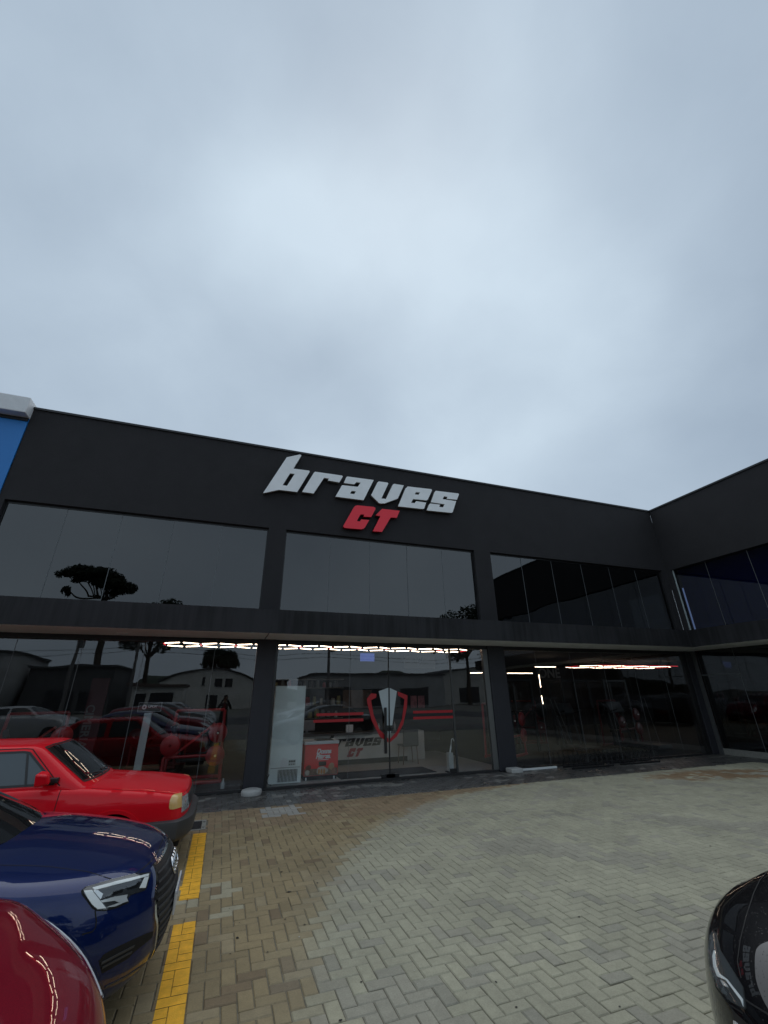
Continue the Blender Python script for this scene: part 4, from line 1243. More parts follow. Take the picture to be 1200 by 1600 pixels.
class Car:
    def __init__(s, name, P, loc, rz):
        s.P = P
        s.root = empty(name, loc, rz)
        s.M = Matrix.Translation(loc) @ Matrix.Rotation(rz, 4, 'Z')
        s.Mi = s.M.inverted()
        W = P['W']
        fz = sinterp(P['front'], P.get('sf', 0.05)); rz_ = sinterp(P['rear'], 0.06)
        top = sinterp(P['top'], P.get('st', 0.08)); side = sinterp(P['side'], P.get('ss', 0.03))
        pc, pn = P['plan']; rc, rn = P['rplan']
        crown = sinterp(P['crown'], 0.1)
        kf, kt = P.get('kf', 0.10), P.get('kt', 0.07)
        pinch = P.get('pinch', 0.06); L = P['L']
        def g(x, y, z):
            ay = np.abs(y) / W
            f = (x - fz(z) + pc * ay ** pn) * 0.9
            r = (rz_(z) + rc * ay ** rn - x) * 0.9
            sd = np.abs(y) - side(z) + pinch * (np.maximum(0, -x - L + 1.3) / 1.3) ** 2 + P.get('fpinch', 0.02) * (np.maximum(0, x + 0.9) / 0.9) ** 2
            tp = z - top(x) + crown(x) * ay ** 2
            q = smax(smax(f, sd, kf), r, kf)
            q = smax(q, tp, kt)
            return smax(q, P['zb'] - z, 0.04)
        V, F = implicit_mesh(g, -P['cap'], -(L - P['cap']), P['zc'])
        mb = MB(); mb.v = [tuple(v) for v in V]; mb.f = F
        s.body = mb.obj('body', P['paint'], None, True)
        fix_normals(s.body)
        # cabin
        gl = P['cabin']
        ws = sinterp(gl['ws'], 0.02); rw = sinterp(gl['rw'], 0.02); sw = sinterp(gl['side'], 0.03); rf = sinterp(gl['roof'], 0.15)
        def gc(x, y, z):
            ay = np.abs(y) / W
            f = (x - ws(z) + gl['cw'] * ay ** 2.2) * 0.72
            r = (rw(z) + gl['cr'] * ay ** 2.2 - x) * 0.75
            sd = (np.abs(y) - sw(z)) * 0.97 + 0.05 * np.maximum(0, -x - L + 1.6) ** 2
            tp = z - rf(x) + gl['crown'] * ay ** 2
            q = smax(smax(f, sd, gl['k']), r, gl['k'])
            return smax(smax(q, tp, gl['kt']), gl['zb'] - z, 0.02)
        V, F = implicit_mesh(gc, gl['xa'], gl['xb'], gl['zc'], nth=112, ncap=34, ncyl=30)
        mb = MB(); mb.v = [tuple(v) for v in V]; mb.f = F
        s.cab = mb.obj('cabin', P['paint'], None, True)
        fix_normals(s.cab)
        def bvh(o):
            return BVHTree.FromPolygons([v.co.copy() for v in o.data.vertices], [tuple(p.vertices) for p in o.data.polygons])
        s.tb, s.tc_ = bvh(s.body), bvh(s.cab)
        s.cut_wells()
        for o in (s.body, s.cab):
            o.parent = s.root
        s.wheels()
    def cut_wells(s):
        P = s.P
        for (wx, wr) in P['wells']:
            for sg_ in (-1, 1):
                mb = MB(); yo = P['W'] + 0.12; yi = P['W'] - 0.26
                mb.lathe([(0, yi), (wr, yi), (wr, yo), (0, yo)], (0, 0, 0), 40, 'y')
                c = mb.obj('cut', None)
                bm = bmesh.new(); bm.from_mesh(c.data); bmesh.ops.remove_doubles(bm, verts=bm.verts, dist=1e-4); bmesh.ops.recalc_face_normals(bm, faces=bm.faces); bm.to_mesh(c.data); bm.free()
                c.location = (wx, 0, P['wz'])
                c.rotation_euler = (0, 0, 0 if sg_ > 0 else math.pi)
                c.data.materials.append(MATS['car_gap'])
                md = s.body.modifiers.new('b', 'BOOLEAN'); md.operation = 'DIFFERENCE'; md.object = c; md.solver = 'EXACT'
                md.material_mode = 'TRANSFER'
                dg = bpy.context.evaluated_depsgraph_get()
                me = bpy.data.meshes.new_from_object(s.body.evaluated_get(dg))
                s.body.modifiers.clear()
                s.body.data = me
                bpy.data.objects.remove(c)
        # sharp shading only where the well edge cuts the skin
        s.body.data.shade_smooth()
        try:
            s.body.data.set_sharp_from_angle(angle=R(50))
        except Exception:
            pass
    def wheels(s):
        P = s.P
        r = P['wr']
        for (wx, _) in P['wells']:
            for sg_ in (-1, 1):
                mb = MB(); w = 0.19; y0 = P['W'] - 0.215
                mb.lathe([(r * .64, y0), (r * .9, y0), (r * .98, y0 + .02), (r, y0 + .05), (r, y0 + w - .05), (r * .98, y0 + w - .02), (r * .9, y0 + w), (r * .64, y0 + w - .01)], (0, 0, 0), 40, 'y')
                t = mb.obj('tyre', 'tyre', None, True)
                mb = MB()
                mb.lathe([(r * .645, y0 + w - .012), (r * .6, y0 + w - .03), (r * .58, y0 + .06), (0, y0 + .06)], (0, 0, 0), 32, 'y')
                for k in range(P.get('spokes', 5)):
                    a = 2 * math.pi * k / P.get('spokes', 5)
                    rot = Matrix.Rotation(a, 3, 'Y')
                    mb.cbox(rot @ Vector((r * .34, y0 + w - .04, 0)), (r * .58, 0.02, 0.05), rot)
                mb.lathe([(0, y0 + w - .02), (0.05, y0 + w - .02), (0.06, y0 + w - .05)], (0, 0, 0), 16, 'y')
                rim = mb.obj('rim', 'steel', None)
                fix_normals(rim); fix_normals(t)
                for o in (t, rim):
                    o.location = (wx, 0, r)
                    if sg_ < 0:
                        o.rotation_euler = (0, 0, math.pi)
                    o.parent = s.root
    # ---- rays
    def rays(s, mode, u, v):
        if mode == 'px':
            o_ = s.Mi @ Vector((0, 0, CAM_H)); d = s.Mi.to_3x3() @ Vector(ray(u, v)); return o_, d.normalized()
        if mode == 'front': return Vector((2, u, v)), Vector((-1, 0, 0))
        if mode == 'rear': return Vector((-8, u, v)), Vector((1, 0, 0))
        if mode == 'right': return Vector((u, -3, v)), Vector((0, 1, 0))
        if mode == 'top': return Vector((u, v, 3)), Vector((0, 0, -1))
    def hit(s, mode, u, v, tree):
        o_, d = s.rays(mode, u, v)
        h = tree.ray_cast(o_, d)
        if h[0] is None:
            h = tree.find_nearest(o_ + d * ((Vector((-.5, 0, .7)) - o_).dot(d)))
        n = h[1]
        if n.dot(d) > 0:
            n = -n
        return h[0], n
    def patch(s, name, mode, poly, m, off=0.003, thick=0.008, step=None, cabin=False, mirror=True, smooth=True, parent=None):
        tree = s.tc_ if cabin else s.tb
        bm = bmesh.new()
        vs = [bm.verts.new((p[0], p[1], 0)) for p in poly]
        bm.faces.new(vs)
        us = [p[0] for p in poly]; vv = [p[1] for p in poly]
        st = step or (max(max(us) - min(us), max(vv) - min(vv)) / 14)
        for ax, lo, hi in ((0, min(us), max(us)), (1, min(vv), max(vv))):
            c = lo + st
            while c < hi - st * 0.2:
                co = Vector((c, 0, 0)) if ax == 0 else Vector((0, c, 0))
                no = Vector((1, 0, 0)) if ax == 0 else Vector((0, 1, 0))
                bmesh.ops.bisect_plane(bm, geom=bm.verts[:] + bm.edges[:] + bm.faces[:], plane_co=co, plane_no=no)
                c += st
        bm.verts.ensure_lookup_table(); bm.verts.index_update()
        P_, N_ = [], []
        for v in bm.verts:
            h, n = s.hit(mode, v.co.x, v.co.y, tree)
            P_.append(h); N_.append(n)
        faces = [[v.index for v in f.verts] for f in bm.faces]
        bnd = [(e_.verts[0].index, e_.verts[1].index) for e_ in bm.edges if len(e_.link_faces) == 1]
        bm.free()
        f0 = faces[0]
        gn = (P_[f0[1]] - P_[f0[0]]).cross(P_[f0[2]] - P_[f0[0]])
        tot = 0
        for f in faces:
            gn = (P_[f[1]] - P_[f[0]]).cross(P_[f[2]] - P_[f[0]]); tot += gn.dot(N_[f[0]])
        if tot < 0:
            faces = [f[::-1] for f in faces]
        V = [p + n * off for p, n in zip(P_, N_)]
        low = {}
        for a, b in bnd:
            for q in (a, b):
                if q not in low:
                    low[q] = len(V); V.append(P_[q] + N_[q] * (off - thick))
        F = faces + [[a, b, low[b], low[a]] for a, b in bnd]
        out = []
        for sg_ in ((1, -1) if mirror else (1,)):
            mb = MB()
            mb.v = [(p.x, p.y * sg_, p.z) for p in V]
            mb.f = [tuple(f) if sg_ > 0 else tuple(f[::-1]) for f in F]
            o = mb.obj(name, m, None, smooth)
            try:
                o.data.set_sharp_from_angle(angle=R(40))
            except Exception:
                pass
            o.parent = parent[len(out)] if parent else s.root
            out.append(o)
        return out
    def ribbon(s, name, mode, line, w, m, off=0.001, cabin=False, mirror=True, thick=0.0, n=None, parent=None):
        tree = s.tc_ if cabin else s.tb
        pts = [Vector((p[0], p[1])) for p in line]
        seg = [(pts[i + 1] - pts[i]).length for i in range(len(pts) - 1)]
        tot = sum(seg); n = n or 24
        smp = []
        for k in range(n + 1):
            d = tot * k / n; i = 0
            while i < len(seg) - 1 and d > seg[i]:
                d -= seg[i]; i += 1
            smp.append(pts[i].lerp(pts[i + 1], min(1, d / max(seg[i], 1e-9))))
        H = [s.hit(mode, q.x, q.y, tree) for q in smp]
        V, F = [], []
        for k, (p, nn) in enumerate(H):
            t = (H[min(k + 1, n)][0] - H[max(k - 1, 0)][0])
            t = t.normalized() if t.length > 1e-6 else Vector((0, 1, 0))
            sd = nn.cross(t).normalized()
            V += [p + sd * w / 2 + nn * (off - thick), p + sd * w / 2 + nn * off, p - sd * w / 2 + nn * off, p - sd * w / 2 + nn * (off - thick)]
        for k in range(n):
            a = 4 * k; b = a + 4
            F.append((a + 1, a + 2, b + 2, b + 1))
            if thick:
                F += [(a, a + 1, b + 1, b), (a + 2, a + 3, b + 3, b + 2)]
        out = []
        for sg_ in ((1, -1) if mirror else (1,)):
            mb = MB(); mb.v = [(p.x, p.y * sg_, p.z) for p in V]; mb.f = F if sg_ > 0 else [f[::-1] for f in F]
            o = mb.obj(name, m)
            o.parent = parent or s.root
            out.append(o)
        return out
    def add(s, mb, name, m, smooth=False, bev=0.0, parent=None):
        o = mb.obj(name, m, None, smooth)
        o.parent = parent or s.root
        if bev:
            bevel(o, bev)
        return o

# --- boxy red hatchback -------------------------------------------------
RED = dict(W=0.80, L=3.75, cap=0.75, zc=0.52, zb=0.275, paint=paint('paint_red', (0.74, 0.008, 0.018), 0.0, 0.45, coat=.55),
    front=[(.2, -.06), (.36, -.05), (.50, -.05), (.60, -.06), (.70, -.085), (.76, -.12), (.9, -.2)],
    rear=[(.2, -3.68), (.4, -3.74), (.6, -3.75), (.85, -3.72), (1.0, -3.7)],
    top=[(.1, .70), (-.06, .722), (-.12, .738), (-.5, .80), (-1.15, .875), (-1.6, .90), (-3.2, .90), (-3.8, .89)],
    crown=[(.2, .03), (-.3, .035), (-1.2, .04), (-4, .03)],
    side=[(.15, .72), (.30, .765), (.50, .79), (.645, .80), (.66, .798), (.80, .765), (.9, .735), (1.0, .70)], ss=0.012, st=0.05, sf=0.02,
    plan=(.10, 3.5), rplan=(.10, 4), kf=0.05, kt=0.035, pinch=.04, fpinch=.02,
    wells=[(-.80, .31), (-3.14, .31)], wz=.29, wr=.285,
    cabin=dict(ws=[(.80, -.98), (.885, -1.10), (1.25, -1.62), (1.32, -1.73)], rw=[(.8, -3.75), (.9, -3.66), (1.22, -3.15), (1.3, -3.0)],
        side=[(.8, .735), (.88, .725), (1.25, .595), (1.32, .57)], roof=[(-1.3, 1.262), (-1.75, 1.292), (-2.4, 1.305), (-3.1, 1.285), (-3.6, 1.25)],
        cw=.14, cr=.10, crown=.045, k=.06, kt=.05, zb=.78, zc=1.02, xa=-1.75, xb=-2.9))
def make_red(loc, rz):
    c = Car('parked_car', RED, loc, rz)
    tag(c.root, 'bright red boxy old hatchback parked nearest the shop front', 'car', 'cars parked along the yellow line')
    # bumper
    for nm, z0, z1, xf, mt in (('bumper', .285, .485, .012, 'car_trim_grey'),):
        mb = MB(); prof = []
        N = 28
        for k in range(N + 1):
            y = -0.815 + 1.63 * k / N
            a = abs(y) / 0.815
            x = xf - 0.13 * a ** 5
            prof.append((x, y))
        pl = [(-.62, -0.835)] + prof + [(-.62, 0.835)]
        sec = [(0.0, z0 + .0), (.03, z0 + .03), (.035, z1 - .05), (.03, z1 - .015), (0.0, z1), (-.06, z1 + .005), (-.06, z0 - .005)]
        n = len(sec)
        for (x, y) in pl:
            s_ = 1 if y > 0 else -1
            a = abs(y) / 0.835
            for (o_, z) in sec:
                if x < -.2:
                    mb.v.append((x, y + s_ * (o_ - .03), z))
                else:
                    mb.v.append((x + o_ * (1 - a ** 6) - .02, y + s_ * (o_ - .03) * a ** 6, z))
        for k in range(len(pl) - 1):
            for q in range(n):
                a0 = k * n + q; a1 = k * n + (q + 1) % n
                mb.f.append((a0, a1, a1 + n, a0 + n))
        o = c.add(mb, nm, mt, True); fix_normals(o)
        try: o.data.set_sharp_from_angle(angle=R(35))
        except Exception: pass
    mb = MB(); mb.box(-.5, -.10, -.66, .66, .20, .30); c.add(mb, 'bumper_shade', 'car_gap', bev=.02)  # black box added to keep the space under the bumper dark
    # front: lamps and grille
    c.patch('headlight', 'front', [(-.70, .535), (-.44, .535), (-.44, .675), (-.70, .685)], 'lamp_silver', .004, .012)
    c.patch('headlight_lens', 'front', [(-.705, .53), (-.435, .53), (-.435, .68), (-.705, .69)], 'lens', .012, .012)
    c.patch('grille', 'front', [(-.43, .535), (.43, .535), (.43, .675), (-.43, .675)], 'car_trim', .004, .012, mirror=False)
    for q in range(5):
        c.ribbon('grille_slat', 'front', [(-.43, .55 + q * .028), (.43, .55 + q * .028)], .010, 'car_trim_grey', .012, mirror=False, thick=.008)
    tree = c.tb
    c.patch('turn_signal', 'px', [(264, 1261), (265.5, 1250), (268.5, 1244), (272, 1241.5), (282, 1239.5), (284, 1239), (283.5, 1261), (271, 1264.5), (265.5, 1264.5)], 'lamp_amber', .006, .012, step=2.4)
    # cabin glass
    c.patch('windshield', 'front', [(-.60, .905), (.60, .905), (.515, 1.235), (.3, 1.25), (-.3, 1.25), (-.515, 1.235)], 'car_glass', .003, .006, .05, True, mirror=False)
    c.ribbon('windshield_seal', 'front', [(-.61, .895), (.61, .895), (.525, 1.243), (.3, 1.258), (-.3, 1.258), (-.525, 1.243), (-.61, .895)], .022, 'car_trim', .004, True, mirror=False, n=90)
    side_poly = [(-1.44, .905), (-2.30, .905), (-2.30, 1.215), (-1.84, 1.215), (-1.78, 1.205)]
    c.patch('side_window', 'right', side_poly, 'car_glass_pale', .003, .006, .05, True)
    c.ribbon('window_seal', 'right', side_poly + [side_poly[0]], .022, 'car_trim', .0045, True, n=80)
    c.ribbon('vent_bar', 'right', [(-1.70, .905), (-1.80, 1.215)], .022, 'car_trim', .006, True, n=12)
    c.patch('rear_side_window', 'right', [(-2.42, .905), (-3.2, .905), (-3.0, 1.19), (-2.42, 1.205)], 'car_glass_pale', .003, .006, .05, True)
    c.patch('rear_window', 'rear', [(-.52, .93), (.52, .93), (.45, 1.2), (-.45, 1.2)], 'car_glass', .003, .006, .05, True, mirror=False)
    c.patch('tail_light', 'rear', [(-.72, .56), (-.45, .56), (-.45, .74), (-.72, .74)], 'lamp_red', .004, .01)
    # seams
    c.ribbon('door_seam', 'right', [(-1.36, .875), (-1.36, .60), (-1.30, .35)], .007, 'car_gap', .0012)
    c.ribbon('door_seam', 'right', [(-2.40, .875), (-2.40, .40)], .007, 'car_gap', .0012)
    c.ribbon('hood_seam', 'top', [(-.13, -.70), (-.6, -.705), (-1.08, -.70)], .006, 'car_gap', .0012)
    c.ribbon('hood_seam', 'front', [(-.70, .705), (.70, .705)], .006, 'car_gap', .0015, mirror=False, n=40)
    c.ribbon('door_frame_seam', 'right', [(-1.385, .885), (-1.765, 1.238), (-1.83, 1.246), (-2.36, 1.250)], .009, 'car_gap', .002, True, n=60)
    # arch lip
    arc = [(-.80 + .325 * math.cos(a), .29 + .325 * math.sin(a)) for a in np.linspace(0.05, math.pi - .05, 24)]
    c.ribbon('wheel_arch', 'right', arc, .035, RED['paint'], .010, thick=.012, n=40)
    arc = [(-3.14 + .325 * math.cos(a), .29 + .325 * math.sin(a)) for a in np.linspace(0.05, math.pi - .05, 24)]
    c.ribbon('wheel_arch', 'right', arc, .035, RED['paint'], .010, thick=.012, n=40)
    # mirrors
    for sg_ in (-1, 1):
        mb = MB()
        mb.add([(-1.47, .74 * sg_, .92), (-1.44, .90 * sg_, .925), (-1.47, .92 * sg_, 1.015), (-1.50, .76 * sg_, 1.03),
                (-1.56, .75 * sg_, .90), (-1.57, .925 * sg_, .905), (-1.58, .935 * sg_, 1.03), (-1.58, .76 * sg_, 1.045)],
               [(0, 1, 2, 3), (4, 7, 6, 5), (0, 4, 5, 1), (1, 5, 6, 2), (2, 6, 7, 3), (3, 7, 4, 0)])
        o = c.add(mb, 'mirror', RED['paint'], bev=.018); fix_normals(o)
        mb = MB(); mb.cbox((-1.45, .73 * sg_, .94), (.09, .07, .05)); c.add(mb, 'mirror_arm', 'car_trim', bev=.01)
    # wipers
    for (a, b) in ((-.15, -.52), (.36, .0)):
        p0, n0 = c.hit('front', a, .91, c.tc_); p1, n1 = c.hit('front', b, .935, c.tc_)
        pm, nm_ = c.hit('front', (a + b) / 2, .925, c.tc_)
        mb = MB(); mb.tube([p0 + Vector((.05, 0, -.01)), p0 + n0 * .02, pm + nm_ * .022, p1 + n1 * .012], .006, 6); c.add(mb, 'wiper', 'car_trim')
    return c

# --- dark blue sedan ---------------------------------------------------
BLUE = dict(W=0.885, L=4.42, cap=0.95, zc=0.52, zb=0.195, paint=paint('paint_blue', (0.0045, 0.015, 0.085), 0.40, 0.33, flake=.2),
    front=[(.15, -.14), (.22, -.07), (.30, -.025), (.45, .0), (.55, -.015), (.65, -.05), (.74, -.11), (.80, -.18), (.95, -.4)],
    rear=[(.15, -4.25), (.3, -4.36), (.55, -4.42), (.8, -4.36), (1.0, -4.28)],
    top=[(.2, .66), (-.05, .705), (-.15, .765), (-.3, .815), (-.55, .870), (-.9, .925), (-1.25, .955), (-1.6, .975), (-3.6, .985), (-4.1, .985), (-4.5, .96)],
    crown=[(.2, .10), (-.4, .095), (-.9, .085), (-1.4, .06), (-4.4, .05)],
    side=[(.12, .78), (.22, .835), (.40, .868), (.60, .883), (.72, .885), (.80, .872), (.83, .855), (.90, .80), (1.0, .73)], ss=0.012,
    plan=(.56, 3.0), rplan=(.40, 3.2), kf=0.12, kt=0.055, pinch=.07, fpinch=.03,
    wells=[(-.86, .345), (-3.50, .345)], wz=.325, wr=.32, spokes=10,
    cabin=dict(ws=[(.85, -.88), (.955, -1.05), (1.30, -1.80), (1.42, -2.15)], rw=[(.85, -4.05), (.98, -3.85), (1.28, -3.25), (1.4, -2.95)],
        side=[(.85, .80), (.95, .79), (1.28, .63), (1.42, .55)], roof=[(-1.6, 1.27), (-2.0, 1.36), (-2.5, 1.405), (-3.0, 1.385), (-3.6, 1.27)],
        cw=.30, cr=.22, crown=.05, k=.08, kt=.07, zb=.85, zc=1.08, xa=-2.0, xb=-3.1))
def sedan_common(c, dark=True):
    gl = 'car_glass'
    c.patch('windshield', 'front', [(-.72, .94), (-.3, .925), (.3, .925), (.72, .94), (.60, 1.26), (.35, 1.315), (-.35, 1.315), (-.60, 1.26)], gl, .003, .006, .05, True, mirror=False)
    c.patch('side_window', 'right', [(-1.62, .99), (-2.62, .985), (-2.62, 1.315), (-2.25, 1.30), (-2.0, 1.24)], gl, .003, .006, .05, True)
    c.patch('rear_side_window', 'right', [(-2.72, .985), (-3.55, .99), (-3.3, 1.2), (-2.72, 1.315)], gl, .003, .006, .05, True)
    c.patch('rear_window', 'rear', [(-.55, 1.02), (.55, 1.02), (.48, 1.27), (-.48, 1.27)], gl, .003, .006, .05, True, mirror=False)
    c.patch('tail_light', 'rear', [(-.80, .70), (-.45, .72), (-.45, .84), (-.78, .86)], 'lamp_red', .004, .01)
    for sg_ in (-1, 1):
        mb = MB()
        mb.add([(-1.62, .82 * sg_, .98), (-1.58, 1.00 * sg_, .985), (-1.60, 1.01 * sg_, 1.07), (-1.64, .84 * sg_, 1.09),
                (-1.76, .82 * sg_, .97), (-1.75, 1.02 * sg_, .975), (-1.76, 1.02 * sg_, 1.09), (-1.76, .84 * sg_, 1.11)],
               [(0, 1, 2, 3), (4, 7, 6, 5), (0, 4, 5, 1), (1, 5, 6, 2), (2, 6, 7, 3), (3, 7, 4, 0)])
        o = c.add(mb, 'mirror', c.P['paint'], bev=.025); fix_normals(o)
        mb = MB(); mb.cbox((-1.68, .80 * sg_, .975), (.08, .10, .03)); c.add(mb, 'mirror_arm', 'car_trim', bev=.01)
    c.ribbon('door_seam', 'right', [(-1.50, .93), (-1.52, .6), (-1.42, .3)], .006, 'car_gap', .0012)
    c.ribbon('door_seam', 'right', [(-2.66, .95), (-2.68, .35)], .006, 'car_gap', .0012)

def make_blue(loc, rz):
    c = Car('parked_car', BLUE, loc, rz)
    tag(c.root, 'dark blue sedan with angular clear headlight and ringed grille', 'car', 'cars parked along the yellow line')
    sedan_common(c)
    z = lambda L: [(100 + x / 6.667, 1340 + y / 6.667) for x, y in L]
    out = [(190, 345), (230, 310), (500, 235), (700, 185), (890, 163), (886, 200), (848, 325), (830, 345), (690, 392), (658, 425), (668, 465), (540, 520), (430, 547), (340, 545), (300, 520), (240, 440), (195, 380)]
    cx, cy = 520, 370
    big = [(cx + (x - cx) * 1.035, cy + (y - cy) * 1.06) for x, y in out]
    hl = c.patch('headlight', 'px', z(big), 'car_gap', .0015, .006, 3.0)
    c.patch('reflector', 'px', z([(x + (cx - x) * .03, y + (cy - y) * .05) for x, y in out]), 'lamp_dark', .0035, .003, 3.0, parent=hl)
    c.patch('lamp_bezel', 'px', z([(202, 352), (285, 343), (432, 528), (345, 538), (292, 495), (245, 430)]), 'lamp_white', .006, .004, 2.5, parent=hl)
    c.patch('light_bar', 'px', z([(290, 318), (500, 262), (700, 215), (878, 172), (874, 196), (705, 243), (480, 300), (312, 345)]), 'lamp_white', .0065, .004, 2.5, parent=hl)
    c.patch('light_bar', 'px', z([(832, 212), (876, 202), (842, 318), (778, 322)]), 'lamp_white', .0062, .004, 2.5, parent=hl)
    c.patch('lamp_blade', 'px', z([(372, 452), (520, 410), (655, 388), (646, 420), (660, 458), (585, 480), (520, 452), (395, 470)]), 'lamp_silver', .0068, .004, 2.5, parent=hl)
    c.patch('lamp_blade', 'px', z([(300, 350), (345, 345), (400, 380), (375, 440)]), 'lamp_silver', .0068, .004, 2.5, parent=hl)
    c.patch('lamp_blade', 'px', z([(430, 520), (560, 475), (600, 480), (520, 512)]), 'lamp_silver', .0066, .004, 2.5, parent=hl)
    c.patch('projector', 'px', z([(420, 400), (540, 345), (610, 330), (605, 362), (520, 392), (440, 415)]), 'car_glass', .0068, .004, 2.5, parent=hl)
    c.patch('projector', 'px', z([(640, 300), (740, 268), (790, 262), (765, 310), (660, 335)]), 'car_glass', .0068, .004, 2.5, parent=hl)
    c.patch('headlight_lens', 'px', z(out), 'lens', .012, .010, 3.0, parent=hl)
    # grille
    hexa = [(-.36, .725), (.36, .725), (.455, .60), (.455, .50), (.34, .255), (-.34, .255), (-.455, .50), (-.455, .60)]
    gr = c.patch('grille', 'front', hexa, 'car_trim', .003, .008, .05, mirror=False)[0]
    c.ribbon('grille_frame', 'front', hexa + [hexa[0]], .016, 'chrome', .010, mirror=False, thick=.012, n=120, parent=gr)
    for q in range(11):
        zz = .285 + q * .040
        hw = np.interp(zz, [.255, .50, .60, .725], [.33, .445, .445, .355]) - .012
        c.ribbon('grille_slat', 'front', [(-hw, zz), (hw, zz)], .012, 'car_trim_grey', .012, mirror=False, thick=.010, n=30, parent=gr)
    for q in range(4):
        p, n_ = c.hit('front', (q - 1.5) * .068, .655, c.tb)
        mb = MB(); R0, r0 = .047, .0075
        for k in range(28):
            a = 2 * math.pi * k / 28
            for j in range(8):
                b = 2 * math.pi * j / 8
                rr = R0 + r0 * math.cos(b)
                mb.v.append((p.x + .022 + r0 * math.sin(b) - .35 * rr * math.sin(a), p.y + rr * math.cos(a), p.z + rr * math.sin(a)))
        for k in range(28):
            for j in range(8):
                mb.f.append((k * 8 + j, ((k + 1) % 28) * 8 + j, ((k + 1) % 28) * 8 + (j + 1) % 8, k * 8 + (j + 1) % 8))
        o = c.add(mb, 'emblem_ring', 'chrome', True, parent=gr); fix_normals(o)
    mb = MB(); mb.box(.006, .020, -.20, .20, .40, .53); o = c.add(mb, 'licence_plate', 'plate', bev=.004)
    mb = MB(); mb.box(.0202, .0212, -.19, .19, .505, .525); c.add(mb, 'plate_band', mat('plate_blue', (.02, .06, .3), .4), parent=o)
    # lower intakes
    z2 = lambda L: [(140 + x / 8.571, 1420 + y / 8.571) for x, y in L]
    it = c.patch('air_intake', 'px', z2([(120, 700), (190, 610), (380, 505), (600, 400), (760, 330), (850, 300), (840, 380), (720, 480), (600, 575), (520, 660), (330, 775), (165, 868)]), 'car_gap', .0015, .006, 3.0)
    for (a, b) in (((150, 730), (590, 500)), ((160, 790), (560, 575))):
        c.ribbon('intake_slat', 'px', z2([a, b]), .010, 'car_trim_grey', .006, thick=.006)
    c.ribbon('lip_trim', 'px', z2([(205, 1050), (480, 910), (760, 720)]), .008, 'car_trim_grey', .004, thick=.006)
    # panel gaps
    c.ribbon('hood_seam', 'px', [(0, 1352), (40, 1352.5), (75, 1354), (137, 1362), (178, 1375)], .006, 'car_gap', .001)
    c.ribbon('bumper_seam', 'px', [(148.5, 1423), (150.5, 1440), (149, 1450), (144, 1456), (128, 1460)], .006, 'car_gap', .001)
    c.ribbon('hood_edge', 'front', [(-.62, .735), (-.36, .745), (0, .752), (.36, .745), (.62, .735)], .006, 'car_gap', .001, mirror=False, n=50)
    return c

# --- wine red compact with a tall nose ----------------------------------
WINE = dict(W=0.82, L=3.7, cap=0.9, zc=0.55, zb=0.18, paint=paint('paint_wine', (0.23, 0.005, 0.020), 0.25, 0.36, flake=.3),
    front=[(.15, -.08), (.25, -.03), (.42, .0), (.55, -.01), (.68, -.05), (.80, -.13), (.95, -.3)],
    rear=[(.15, -3.6), (.4, -3.7), (.7, -3.7), (1.0, -3.62), (1.2, -3.6)],
    top=[(.2, .66), (0, .73), (-.08, .82), (-.25, .945), (-.5, 1.045), (-.9, 1.10), (-1.3, 1.12), (-1.6, 1.12), (-3.8, 1.08)],
    crown=[(.2, .06), (-.3, .06), (-.9, .06), (-1.4, .06), (-4, .05)],
    side=[(.12, .72), (.25, .785), (.45, .81), (.65, .82), (.80, .815), (.90, .805), (1.0, .785), (1.1, .74), (1.25, .70)], ss=.04,
    plan=(.20, 4.0), rplan=(.25, 3.2), kf=.12, kt=.12, pinch=.05, fpinch=.02,
    wells=[(-.72, .33), (-3.08, .33)], wz=.31, wr=.305, spokes=7,
    cabin=dict(ws=[(.95, -.95), (1.08, -1.12), (1.40, -1.68), (1.52, -1.95)], rw=[(.95, -3.75), (1.08, -3.62), (1.38, -3.45), (1.5, -3.3)],
        side=[(.95, .755), (1.05, .745), (1.4, .61), (1.52, .54)], roof=[(-1.4, 1.40), (-1.8, 1.47), (-2.4, 1.50), (-3.1, 1.47), (-3.6, 1.38)],
        cw=.26, cr=.12, crown=.05, k=.08, kt=.08, zb=.95, zc=1.2, xa=-1.9, xb=-3.1))
